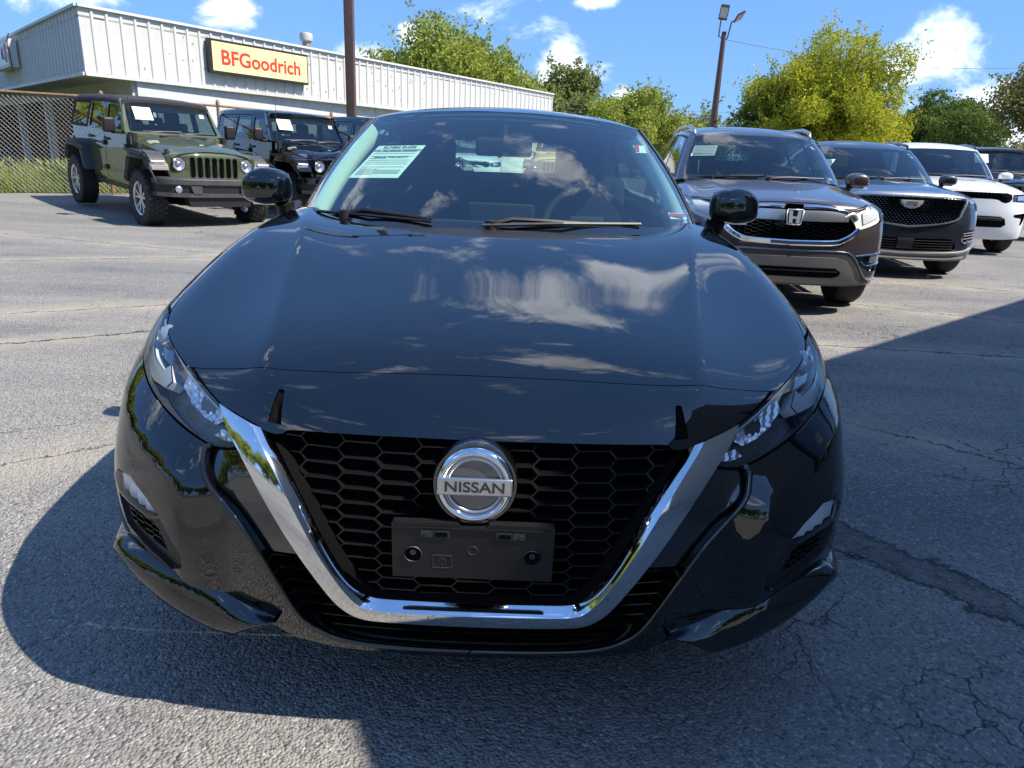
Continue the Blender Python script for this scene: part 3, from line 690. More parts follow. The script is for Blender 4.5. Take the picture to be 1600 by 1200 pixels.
    ln3 = B.from_front(np.clip(line, [.0005, 0], None)); ln = B.normal(ln3); ln3[-1, 0] = 0; ln[-1, 0] = 0
    V, F = ribbon(ln3, np.zeros(3), ln*-.05); MB().add(V, F).mirrored().build('bumper_return', M_gloss, root)
    tb = MB(); lpp = (ln3+ln*.001)[6:]; lpp[-1, 0] = 0; tb.tube([Vector(p) for p in lpp], .0062, 8); tb.mirrored().build('bumper_lip', P, root, smooth=True)
    # slats of the lower grille
    lz = line[30:][np.argsort(line[30:, 1])]; 
    for z in (.425, .396, .366, .337, .308, .279, .252):
        xo = float(np.interp(z, line[::-1, 1], line[::-1, 0])); xi = float(np.interp(z, A[::-1, 1], A[::-1, 0])) if z > .31 else 0
        xs = np.linspace(xi+.002 if z > .31 else 0, xo-.004, 14); p = B.from_front(np.column_stack([xs, 0*xs+z]))
        V = np.vstack([p+[0, .030, .002], p+[0, .033, -.003], p+[0, .060, .006]]); k = len(xs)
        F = [(a*k+i, a*k+i+1, ((a+1) % 3)*k+i+1, ((a+1) % 3)*k+i) for a in range(3) for i in range(k-1)]
        m_ = MB().add(V, F)
        if z > .31: m_.build('slat', M_gloss, root); m_.flip().build('slat', M_gloss, root)
        else: m_.mirrored().build('slat', M_gloss, root)
    # --- headlights
    up_n = lambda t, d: off(t, d)
    band = [(.868, .788), (.852, .768), (.80, .750), (.742, .738), (.722, .752), (.700, .728), (.716, .712), (.76, .714), (.80, .722), (.848, .742), (.872, .764)]
    refl = [(.680, .754), (.640, .744), (.575, .716), (.548, .694), (.572, .680), (.625, .688), (.668, .706), (.688, .730)]
    foot = [(.540, .676), (.510, .672), (.500, .658), (.530, .655), (.556, .661)]
    proj = [(.858, .800), (.80, .790), (.752, .776), (.735, .752), (.80, .758), (.846, .775)]
    for fl in (0, 1):
        ff = (lambda t: flipx(t)) if fl else (lambda t: t)
        hd = surf('headlight', ff(W['headlight']), M_lens, root, .001)
        surf('lamp_housing', ff(W['headlight']), mat('lamp housing lit side', (.20, .20, .19), .3, .5) if fl else mat('lamp housing shaded side', (.05, .052, .056), .2, .4, coat=.6), hd, -.055)  # sunlit side gets a paler housing, shaded side a darker one
        V, F = ribbon(B.from_front(hl), np.zeros(3), B.normal(B.from_front(hl))*-.056, True)
        w_ = MB().add(V, F); (w_.flip() if fl else w_).build('lamp_wall', M_lampin, hd)
        for nm, pl, m_, d in (('light_guide', band, mat('light guide', (.30, .32, .33), .3, .1, coat=.4), -.014), ('lamp_reflector', refl, M_reflector, -.035), ('turn_lamp', foot, M_reflector, -.02), ('projector_bezel', proj, M_gloss, -.03)):
            t = patch(sub(pl, .006), [], .007, lambda q: B.from_front(q), B.normal)['body']
            if nm in ('lamp_reflector', 'turn_lamp'):
                V_, N_, F_ = t; fac = (np.round(V_[:, 0]/.009) % 2)*.0022+.022*np.clip(1-((V_[:, 0]-.62)/.075)**2-((V_[:, 2]-.715)/.045)**2, 0, 1); V_ = V_-N_*fac[:, None]; t = (V_, N_, F_)
                t = ff(off(t, d)); mesh(nm, t[0], t[2], m_, hd)
            else:
                surf(nm, ff(off(t, d)), m_, hd)
                if nm == 'light_guide':
                    pc = B.from_front(sub(pl, .01)); nn = B.normal(pc); V2, F2 = ribbon(pc, nn*-.018, nn*-.05, True); w2 = MB().add(V2, F2); (w2.flip() if fl else w2).build('guide_edge', M_guide, hd, auto=50)
        tt_ = crv([(x_-.006, z_-.013) for x_, z_ in hl_top[1:]], 30); t3 = B.from_front(tt_); t3 = t3-B.normal(t3)*.012; w3 = MB(); w3.tube([Vector(p_) for p_ in t3], .004, 6); (w3.flip() if fl else w3).build('lamp_trim', M_satin, hd, smooth=True)
        c = B.from_front([(.790, .772)])[0]+np.array([-.01, .04, -.004]); c[0] *= -1 if fl else 1
        pm = MB(); pm.lathe([(.001, -.022), (.012, -.020), (.022, -.010), (.026, .0), (.030, .004), (.030, .03)], c, 'y', 24); pm.build('projector', mat('projector lens', (.25, .27, .3), .03, .3, coat=1), hd, smooth=True)
        # corner marker lamps and vents in the bumper
        lp = surf('marker_lamp', ff(W['lamp']), M_lens, root, .002)
        t = W['lamp']; fac = (np.round(t[0][:, 0]/.016) % 2)*.006; surf('marker_reflector', ff((t[0]-t[1]*(.012+fac[:, None]), t[1], t[2])), mat('marker reflector', (.88, .88, .88), .35, .2), lp)
        vt = surf('corner_vent', ff(W['vent']), M_plastic, root, -.010)
        surf('vent_backing', ff(W['vent_inner']), M_dark, vt, -.05)
        hg = hexgrid(ventin, .026, .014, .0165, .02, ymap, .0022, .014); (hg.flip() if fl else hg).build('vent_mesh', M_gloss, vt)
        v3 = B.from_front(sub(vent, .01)); V, F = ribbon(v3, np.zeros(3), B.normal(v3)*-.012, True); w_ = MB().add(V, F); (w_.flip() if fl else w_).build('vent_edge', M_plastic, vt)
        v3 = B.from_front(sub(ventin, .01)); V, F = ribbon(v3, B.normal(v3)*-.010, B.normal(v3)*-.05, True); w_ = MB().add(V, F); (w_.flip() if fl else w_).build('vent_inner_edge', M_plastic, vt)
        # winglet: a blade standing off the bumper's lower corner
        up_ = crv([(.905, .60, .34), (.874, .40, .345), (.830, .25, .350), (.80, .205, .372), (.735, .155, .378), (.663, .108, .376), (.617, .088, .370), (.577, .082, .353), (.52, .082, .313), (.47, .072, .291), (.421, .064, .271)], 60)
        lo_ = crv([(.918, .60, .27), (.880, .38, .292), (.826, .235, .318), (.780, .170, .334), (.732, .127, .316), (.66, .088, .283), (.588, .072, .249), (.522, .072, .220), (.490, .055, .243), (.455, .042, .266), (.415, .045, .274)], 60)
        w_in = np.clip((.60-np.linspace(0, .6, 60))*9, 0, 1)[:, None]
        o_d = np.column_stack([up_[:, 0], up_[:, 1]-1.2, 0*up_[:, 0]]); o_d /= np.linalg.norm(o_d, axis=1)[:, None]; o_d = o_d*np.minimum(1, np.linspace(0, 1, 60)[::-1]*7+.15)[:, None]
        rows = [up_-o_d*.02, up_+o_d*.003+[0, 0, .002], up_+o_d*.008, up_*.80+lo_*.20+o_d*.019, up_*.55+lo_*.45+o_d*.024, up_*.25+lo_*.75+o_d*.020, lo_*.95+up_*.05+o_d*.010, lo_+o_d*.002+[0, 0, -.003], lo_+[0, .012, -.006], lo_+[-.02, .07, -.002]]
        V = np.vstack(rows); k = 60; w_ = MB().add(V, [(r*k+i, r*k+i+1, (r+1)*k+i+1, (r+1)*k+i) for r in range(len(rows)-1) for i in range(k-1)]); (w_.flip() if fl else w_).build('bumper_winglet', P, root, auto=50)
    # --- emblem
    ec = np.array([0, ys(0, .633)-.016, .633]); et = thing('badge', None, None); et.parent = root; et.location = ec; et.rotation_euler = (R(-6), 0, 0)
    m_ = MB(); m_.lathe([(.001, .004), (.079, .004), (.082, .012), (.082, .05)], (0, 0, 0), 'y', 64); m_.build('badge_base', M_gloss, et, auto=40)
    m_ = MB(); prof = [(.056, .006), (.057, -.004), (.062, -.010), (.068, -.009), (.0735, -.002), (.0745, .006)]; m_.lathe(prof, (0, 0, 0), 'y', 72); m_.build('badge_ring', M_chrome, et, smooth=True)
    m_ = MB(); m_.lathe([(.001, -.002), (.056, .0)], (0, 0, 0), 'y', 64); m_.build('badge_disc', mat('badge disc', (.06, .065, .07), .08, .2, coat=1), et)
    m_ = MB(); m_.lathe([(.0495, -.0025), (.051, -.005), (.054, -.005), (.056, -.0025)], (0, 0, 0), 'y', 72); m_.build('badge_inner_ring', M_satin, et, smooth=True)
    m_ = MB(); m_.box((0, -.008, 0), (.142, .010, .034), bev=.003); m_.build('badge_bar', M_satin, et, auto=40)
    text('lettering', 'NISSAN', .0285, mat('badge ink', (.03, .032, .035), .3), et, (0, -.0137, -.0005), (R(90), 0, 0), .0006, .0006, 1.20)
    # --- plate holder
    ph = thing('plate_holder', None, None); ph.parent = root; ph.location = (0, ys(0, .49)-.012, .499); ph.rotation_euler = (R(3), 0, 0)
    m_ = MB(); w2, h2 = .1555, .0615
    m_.prism([(-w2, -h2), (w2, -h2), (w2, h2-.004), (w2-.004, h2), (.03, h2), (.024, h2-.008), (-.024, h2-.008), (-.03, h2), (-w2+.004, h2), (-w2, h2-.004)], -.004, .012, 'y')
    # raised rim and recessed details
    m_.box((0, -.0055, h2-.010), (.300, .003, .002)); 
    m_.build('holder_plate', mat('holder plastic', (.0075, .0075, .008), .45, var=.15, vscale=40, bump=.05, bscale=500), ph)
    d = MB()
    for sx in (-1, 1):
        d.lathe([(.0165, -.0075), (.0175, -.0055), (.0165, -.0035)], (sx*.115, 0, -.008), 'y', 32)
        d.lathe([(.001, -.0065), (.006, -.0065), (.0062, -.004)], (sx*.115, 0, -.004), 'y', 14)
        d.box((sx*.060, -.0052, h2-.022), (.030, .0025, .0165)); d.box((sx*.088, -.0052, h2-.022), (.022, .0030, .015)); 
        d.lathe([(.001, -.0078), (.0026, -.0078), (.0026, -.005)], (sx*.090, 0, h2-.022), 'y', 10)
    d.lathe([(.0085, -.0046), (.0092, -.0052), (.0099, -.0046)], (0, 0, .004), 'y', 24)
    # arrow in a square
    for a, b in (((-.077, -.038), (-.041, -.038)), ((-.077, -.010), (-.041, -.010)), ((-.077, -.038), (-.077, -.010)), ((-.041, -.038), (-.041, -.010)), ((-.059, -.034), (-.059, -.016)), ((-.066, -.022), (-.059, -.014)), ((-.052, -.022), (-.059, -.014))):
        p, q = Vector((a[0], -.0044, a[1])), Vector((b[0], -.0044, b[1])); dd = q-p; L_ = dd.length; zc = dd.normalized(); yc_ = Vector((0, 1, 0)); d.box((p+q)/2, (.0016, .0016, L_), Matrix((yc_.cross(zc), yc_, zc)).transposed())
    props(d.build('holder_details', M_plastic2, ph, auto=40), kind='stuff')
    k = MB()
    for sx in (-1, 1): k.box((sx*.061, -.0068, h2-.0235), (.024, .001, .010)); k.lathe([(.001, -.0045), (.0155, -.0045)], (sx*.115, 0, -.008), 'y', 24)
    props(k.build('holder_slots', M_dark, ph), kind='stuff')
    # --- mirrors, wipers, cabin
    for sx in (-1, 1):
        o = door_mirror(root, (sx*.932, 1.715, 1.060), (.094, .085, .084), P, sx, (sx*.835, 1.74, .985))
        m_ = MB(); m_.tube([(sx*.80, 1.62, .965), (sx*.835, 1.70, .975), (sx*.85, 1.83, 1.0)], .018, 8); m_.build('mirror_base', M_plastic, root, auto=60)
    wiper(root, [(-.54, 1.345, 1.010), (-.47, 1.33, 1.026), (-.34, 1.27, 1.020), (-.22, 1.235, 1.012)], [(-.66, 1.42, 1.008), (-.45, 1.285, 1.012), (-.22, 1.205, 1.008)])
    wiper(root, [(-.02, 1.19, 1.008), (.05, 1.20, 1.026), (.20, 1.23, 1.022), (.36, 1.27, 1.016)], [(-.05, 1.165, 1.006), (.22, 1.215, 1.018), (.50, 1.325, 1.018)])
    interior(root, zroof=1.40, z_seat=1.12, z_back=1.06)
    q = np.array([[1.72, .50]]); p = G.ev(q)[0]*MX; n_ = G.norm(q)[0]*MX; uy = (G.ev(q+[0, .01])[0]-G.ev(q)[0])*MX; ux = -(G.ev(q+[.01, 0])[0]-G.ev(q)[0])*MX
    page(root, Vector(p-n_*.012)+Vector((0, 0, 0)), Vector(ux), Vector(uy), .215, .255)
    uu = np.linspace(.07, .95, 26); rows = []
    for q_, d_ in ((3.50, .010), (3.30, .05), (3.75, .085), (4.35, .10), (4.6, .05)):
        qq = np.column_stack([0*uu+q_, uu]); rows.append(G.ev(qq)-G.norm(qq)*d_)
    V = np.vstack(rows); k = len(uu); F = [(r*k+i, r*k+i+1, (r+1)*k+i+1, (r+1)*k+i) for r in range(4) for i in range(k-1)]
    for fl in (0, 1): w_ = MB().add(V, F); (w_.flip() if fl else w_).build('pillar_cover', mat('light pillar cloth', (.60, .66, .56), .85), root, smooth=True)
    def sticker(c, w, h, rows):
        o = page(root, c, (1, .25, 0), (-.05, .2, .15), w, h, False, name='sticker'); l = MB()
        return o
    n5 = G.ev(np.array([(2.9, .77)]))[0]; s1 = sticker(Vector(n5)-Vector((.0, -.004, .012)), .05, .05, 0)
    b_ = MB(); b_.box(Vector(n5)-Vector((.014, .0, .008)), (.018, .044, .0015), Matrix.Rotation(R(38), 3, 'X')); b_.build('red_patch', M_red, s1)
    n6 = G.ev(np.array([(3.3, .17)]))[0]; s2 = sticker(Vector(n6)-Vector((.02, -.01, .012)), .07, .035, 0)
    b_ = MB(); b_.box(Vector(n6)-Vector((.022, -.004, .008)), (.06, .018, .0015), Matrix.Rotation(R(38), 3, 'X')); b_.build('red_patch', M_red, s2)
    # underside and wheels
    ub = MB(); ub.box((0, 2.45, .24), (1.55, 4.1, .12)); ub.box((0, .42, .45), (1.1, .12, .5)); ub.build('underbody', M_under, root)
    for y in (.95, 3.775):
        for sx in (-1, 1): wheel(root, sx*.79, y, .325, .215, sx, M_tyre, M_alloyd, M_iron)
    return root
sedan = build_sedan()
# ---------------------------------------------------------------- ground
def gheight(x, y):
    t = -.6*x+.8*y; r = .13*sstep(t, 11.5, 16.5)*sstep(x, -2, -5)
    return r
def asphalt():
    m = bpy.data.materials.new('asphalt'); m.use_nodes = True; nt = m.node_tree; N = nt.nodes; L = nt.links; b = N['Principled BSDF']
    tc = N.new('ShaderNodeTexCoord'); O = tc.outputs['Object']
    def noise(s, d=6, r=.6, src=O, dist=0):
        n = N.new('ShaderNodeTexNoise'); n.inputs['Scale'].default_value = s; n.inputs['Detail'].default_value = d; n.inputs['Roughness'].default_value = r; n.inputs['Distortion'].default_value = dist; L.new(src, n.inputs[0]); return n.outputs[0]
    def mapv(scale, rot=0, loc=(0, 0, 0)):
        n = N.new('ShaderNodeMapping'); n.inputs['Scale'].default_value = scale; n.inputs['Rotation'].default_value = (0, 0, rot); n.inputs['Location'].default_value = loc; L.new(O, n.inputs[0]); return n.outputs[0]
    def rng_(v, a, b_, c=0, d=1):
        n = N.new('ShaderNodeMapRange'); L.new(v, n.inputs[0]); n.inputs[1].default_value = a; n.inputs[2].default_value = b_; n.inputs[3].default_value = c; n.inputs[4].default_value = d; return n.outputs[0]
    def M(op, a, b_=None):
        n = N.new('ShaderNodeMath'); n.operation = op
        for i, v in enumerate((a, b_)):
            if v is None: continue
            if isinstance(v, (int, float)): n.inputs[i].default_value = v
            else: L.new(v, n.inputs[i])
        return n.outputs[0]
    def mix(f, a, b_):
        n = N.new('ShaderNodeMix'); n.data_type = 'RGBA'; n.clamp_factor = True
        for i, v in ((0, f), (6, a), (7, b_)):
            if isinstance(v, (int, float)): n.inputs[i].default_value = v
            elif isinstance(v, tuple): n.inputs[i].default_value = (*v, 1)
            else: L.new(v, n.inputs[i])
        return n.outputs[2]
    # aggregate
    vo = N.new('ShaderNodeTexVoronoi'); vo.inputs['Scale'].default_value = 125; L.new(O, vo.inputs[0])
    vo2 = N.new('ShaderNodeTexVoronoi'); vo2.inputs['Scale'].default_value = 55; L.new(O, vo2.inputs[0])
    big = noise(.28, 5, .62); mid = noise(1.6, 8, .7); fine = noise(38, 5, .7)
    streak = noise(1.0, 7, .65, mapv((.22, 1.8, 1), R(-8)))
    col = mix(rng_(big, .35, .68), (.225, .218, .203), (.355, .338, .308))
    col = mix(rng_(mid, .42, .62, 0, .55), col, (.25, .246, .238))
    col = mix(rng_(streak, .46, .68, 0, .9), col, (.37, .345, .295))
    col = mix(rng_(noise(.55, 6, .65, mapv((.5, 1.4, 1), R(12), (3, 1, 0))), .50, .66, 0, .85), col, (.15, .15, .155))
    # single stones, pale and dark
    sv = N.new('ShaderNodeSeparateColor'); L.new(vo.outputs['Color'], sv.inputs[0])
    col = mix(rng_(sv.outputs[0], .80, 1.0, 0, .75), col, (.52, .51, .48)); col = mix(rng_(sv.outputs[1], .66, 1.0, 0, .75), col, (.07, .07, .073))
    col = mix(rng_(fine, .35, .7, .25, 0), col, (.04, .04, .042))
    sp = N.new('ShaderNodeSeparateXYZ'); L.new(O, sp.inputs[0])
    # cracks: several networks, each only in places
    def crack(scale, width, src, lo, hi, ms, seed):
        wv = N.new('ShaderNodeVectorMath'); wv.operation = 'MULTIPLY_ADD'
        nn = N.new('ShaderNodeTexNoise'); nn.inputs['Scale'].default_value = scale*2.2; nn.inputs['Detail'].default_value = 6; L.new(src, nn.inputs[0])
        L.new(nn.outputs['Color'], wv.inputs[0]); wv.inputs[1].default_value = (.5/scale,)*3; L.new(src, wv.inputs[2])
        v = N.new('ShaderNodeTexVoronoi'); v.feature = 'DISTANCE_TO_EDGE'; v.inputs['Scale'].default_value = scale; L.new(wv.outputs[0], v.inputs[0])
        line = rng_(v.outputs[0], 0, width*scale, 1, 0); mask = rng_(noise(ms, 3, .5, mapv((1, 1, 1), 0, seed)), lo, hi)
        return M('MULTIPLY', line, mask)
    cr = M('MAXIMUM', crack(.55, .006, O, .52, .62, .25, (0, 0, 0)), M('MULTIPLY', crack(2.6, .0032, O, .53, .61, .45, (7, 2, 0)), rng_(sp.outputs[0], .3, 1.2, .15, .9)))
    cr = M('MAXIMUM', cr, M('MULTIPLY', crack(7, .0022, O, .54, .62, .8, (2, 9, 0)), rng_(sp.outputs[0], .3, 1.2, .1, .8)))
    # long trench patch: a worn strip running off to the right of the near car
    wob = M('MULTIPLY', M('SUBTRACT', noise(5, 8, .75), .5), .30); wob = M('ADD', wob, M('MULTIPLY', M('SUBTRACT', noise(24, 4, .7), .5), .06))
    # signed distance to the line through (1.23, 1.02) and (1.62, .55)
    dx, dy = .638, -.770
    d = M('ADD', M('ADD', M('MULTIPLY', M('SUBTRACT', sp.outputs[0], 1.23), -dy), M('MULTIPLY', M('SUBTRACT', sp.outputs[1], 1.02), dx)), wob)
    strip = rng_(M('ABSOLUTE', d), .055, .095, 1, 0); side = rng_(sp.outputs[0], .2, .9)
    strip = M('MULTIPLY', strip, side); col = mix(M('MULTIPLY', strip, .85), col, mix(rng_(noise(9, 6, .75), .35, .65), (.06, .058, .056), (.24, .225, .20)))
    edge = M('MULTIPLY', rng_(M('ABSOLUTE', M('SUBTRACT', M('ABSOLUTE', d), .09)), 0, .012, 1, 0), side); cr = M('MAXIMUM', cr, M('MULTIPLY', edge, .9))
    # old joints
    for (x0, y0, x1, y1, w) in ((2.0, 3.85, 5.5, 3.55, .012), (2.6, 5.9, 6.5, 4.1, .010), (-6, 5.6, -2, 7.4, .012), (-4.2, 2.2, -1.9, 3.75, .014), (1.6, 2.35, 3.2, 1.0, .008), (3, 7.6, 9, 5.8, .012), (-4.6, 3.2, -2.2, 4.5, .006), (-2.9, .5, -1.1, 1.95, .005), (-7, 8.2, -3, 7.0, .01)):
        ll = math.hypot(x1-x0, y1-y0); nx, ny = -(y1-y0)/ll, (x1-x0)/ll; tx, ty = (x1-x0)/ll, (y1-y0)/ll
        dd = M('ADD', M('ADD', M('MULTIPLY', M('SUBTRACT', sp.outputs[0], x0), nx), M('MULTIPLY', M('SUBTRACT', sp.outputs[1], y0), ny)), M('MULTIPLY', wob, .8))
        tt = M('ADD', M('MULTIPLY', M('SUBTRACT', sp.outputs[0], x0), tx), M('MULTIPLY', M('SUBTRACT', sp.outputs[1], y0), ty))
        on = M('MULTIPLY', rng_(tt, 0, .3), rng_(tt, ll-.3, ll, 1, 0)); cr = M('MAXIMUM', cr, M('MULTIPLY', rng_(M('ABSOLUTE', dd), w*.3, w, 1, 0), on))
        dust = M('MULTIPLY', M('MULTIPLY', rng_(M('ABSOLUTE', dd), .02, .34, 1, 0), on), rng_(mid, .38, .58)); col = mix(M('MULTIPLY', dust, .9), col, (.40, .36, .29))
    col = mix(M('MULTIPLY', cr, .88), col, (.018, .018, .018))
    L.new(col, b.inputs['Base Color']); b.inputs['Roughness'].default_value = .78; b.inputs['Specular IOR Level'].default_value = .45
    h = M('ADD', M('MULTIPLY', vo.outputs['Distance'], -.9), M('MULTIPLY', vo2.outputs['Distance'], -.35)); h = M('ADD', h, M('MULTIPLY', fine, .9)); h = M('SUBTRACT', h, M('MULTIPLY', cr, 2.2)); h = M('SUBTRACT', h, M('MULTIPLY', strip, .8))
    bp = N.new('ShaderNodeBump'); bp.inputs['Strength'].default_value = 1.0; bp.inputs['Distance'].default_value = .009; L.new(h, bp.inputs['Height']); L.new(bp.outputs[0], b.inputs['Normal'])
    return m
def grid_sheet(name, xs, ys, zfun, m, kind='structure', skip=None):
    X, Y = np.meshgrid(xs, ys); Z = zfun(X, Y); V = np.column_stack([X.ravel(), Y.ravel(), Z.ravel()]); nx = len(xs); F = []
    for j in range(len(ys)-1):
        for i in range(nx-1):
            if skip and skip((xs[i]+xs[i+1])/2, (ys[j]+ys[j+1])/2): continue
            F.append((j*nx+i, j*nx+i+1, (j+1)*nx+i+1, (j+1)*nx+i))
    return props(mesh(name, V, F, m, smooth=True), kind=kind)
def spread(a, b, fine, far): return np.unique(np.concatenate([np.linspace(-far, a, 14), np.arange(a, b, fine), np.linspace(b, far, 14)]))
def wav(x, y): return .012*np.sin(x*.9+1.3)*np.sin(y*.7+.4)+.008*np.sin(x*2.3-y*1.7)
gx = spread(-14, 16, .4, 900); gy = spread(-6, 22, .4, 900)
grass_m = mat('rough grass ground', (.075, .085, .03), .95, var=.5, vscale=3)
grid_sheet('ground', gx, gy, lambda x, y: gheight(x, y)-.03+0*x, grass_m)
# asphalt lot: a sheet with an irregular far edge on the left
def lot():
    edge = [(-60, -40), (60, -40), (60, 60), (4, 60), (-2, 26), (-5.2, 17.6), (-7.0, 15.3), (-8.6, 13.9), (-9.3, 13.5), (-9.9, 12.9), (-12, 11.4), (-20, 5), (-60, -10)]
    e = [np.array(p, float) for p in edge]; out = []
    for a, b in zip(e, e[1:]+e[:1]):
        k = max(1, int(np.linalg.norm(b-a)/(.25 if max(abs(a[0]), abs(b[0])) < 13 and max(a[1], b[1]) < 27 else 4)))
        for i in range(k):
            p = a+(b-a)*i/k
            if k > 3 and abs(p[0]) < 20: p = p+rng.normal(0, .03, 2)
            out.append(p)
    out = np.array(out); near = lambda g: (np.abs(g[:, 0]) < 16) & (g[:, 1] > -6) & (g[:, 1] < 24) | (rng.random(len(g)) < .06)
    fm = lambda q: np.column_stack([q, gheight(q[:, 0], q[:, 1])+0*q[:, 0]]); t = patch(out, [], .6, fm, lambda P: np.tile([0, 0, 1.], (len(P), 1)), near)['body']
    o = mesh('car_park', t[0], t[2], asphalt(), smooth=True); return props(o, kind='structure')
lot()
# loose stones over the worn strip and the lot
def stones():
    mb = MB(); base = [(1, 0, 0), (-1, 0, 0), (0, 1, 0), (0, -1, 0), (0, 0, 1), (0, 0, -1)]; F0 = [(0, 2, 4), (2, 1, 4), (1, 3, 4), (3, 0, 4), (2, 0, 5), (1, 2, 5), (3, 1, 5), (0, 3, 5)]
    for i in range(2600):
        if i < 1500:
            t = rng.random()*2.2-.1; d = rng.normal(0, .075); x = 1.23+.638*t+.77*d; y = 1.02-.77*t+.638*d; s = rng.uniform(.0014, .0065)
        elif i < 2400: x = rng.uniform(-3.5, 4.5); y = rng.uniform(-.6, 5); s = rng.uniform(.0012, .0038)
        else: x = rng.uniform(-8, 9); y = rng.uniform(4, 12); s = rng.uniform(.004, .011)
        a = rng.random()*6.28; c_, s_ = math.cos(a), math.sin(a); k = rng.uniform(.6, 1.4, 3)*s
        mb.add([(x+(p[0]*k[0])*c_-(p[1]*k[1])*s_, y+(p[0]*k[0])*s_+(p[1]*k[1])*c_, s*.3+p[2]*k[2]*.6+float(gheight(x, y))) for p in base], F0)
    props(mb.build('loose_stones', mat('stone grit', (.22, .21, .19), .9, var=.6, vscale=30), fix=False), kind='stuff')
stones()
# ---------------------------------------------------------------- building with metal fascia
M_fascia = mat('ribbed white metal', (.56, .56, .535), .45, var=.10, vscale=1.6, bump=.05, bscale=6); M_fasciad = mat('weathered white metal', (.58, .58, .56), .5, var=.09, vscale=2)
M_block = mat('painted block wall', (.55, .56, .56), .8, var=.12, vscale=4, bump=.4, bscale=25)
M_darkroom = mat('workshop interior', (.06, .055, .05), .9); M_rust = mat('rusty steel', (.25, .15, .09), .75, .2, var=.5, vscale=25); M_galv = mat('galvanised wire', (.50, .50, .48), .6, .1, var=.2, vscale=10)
M_brown = mat('brown painted steel', (.11, .065, .05), .5, .2, var=.15, vscale=6)
def fascia_run(root, A, Bp, z0, z1, nrm, w=.405):
    A = Vector((*A, 0)); Bp = Vector((*Bp, 0)); d = Bp-A; n = int(round(d.length/w)); t = d.normalized(); ww = d.length/n; nr = Vector((*nrm, 0))
    bm = MB(); dep = .035; r = .045
    prof = [(0, 0), (ww-2*r-.02, 0), (ww-2*r, dep), (ww-r*.6, dep), (ww-r*.3, 0), (ww, 0)]
    V = []; 
    for zz in (z0, z1):
        for u, v in prof: V.append((u, -v, zz))
    k = len(prof); F = [(i, i+1, i+1+k, i+k) for i in range(k-1)]
    src = None; ang = math.atan2(t.y, t.x); sgn = 1 if Vector((math.sin(ang), -math.cos(ang), 0)).dot(nr) > 0 else -1
    V = [(x, y*sgn, z) for x, y, z in V]
    for i in range(n):
        if src is None:
            src = mesh('fascia_panel', V, F, M_fascia, root); o = src
        else: o = src.copy(); COL.objects.link(o); o.parent = root
        p = A+t*(ww*i); o.location = (p.x, p.y, 0); o.rotation_euler = (0, 0, ang)
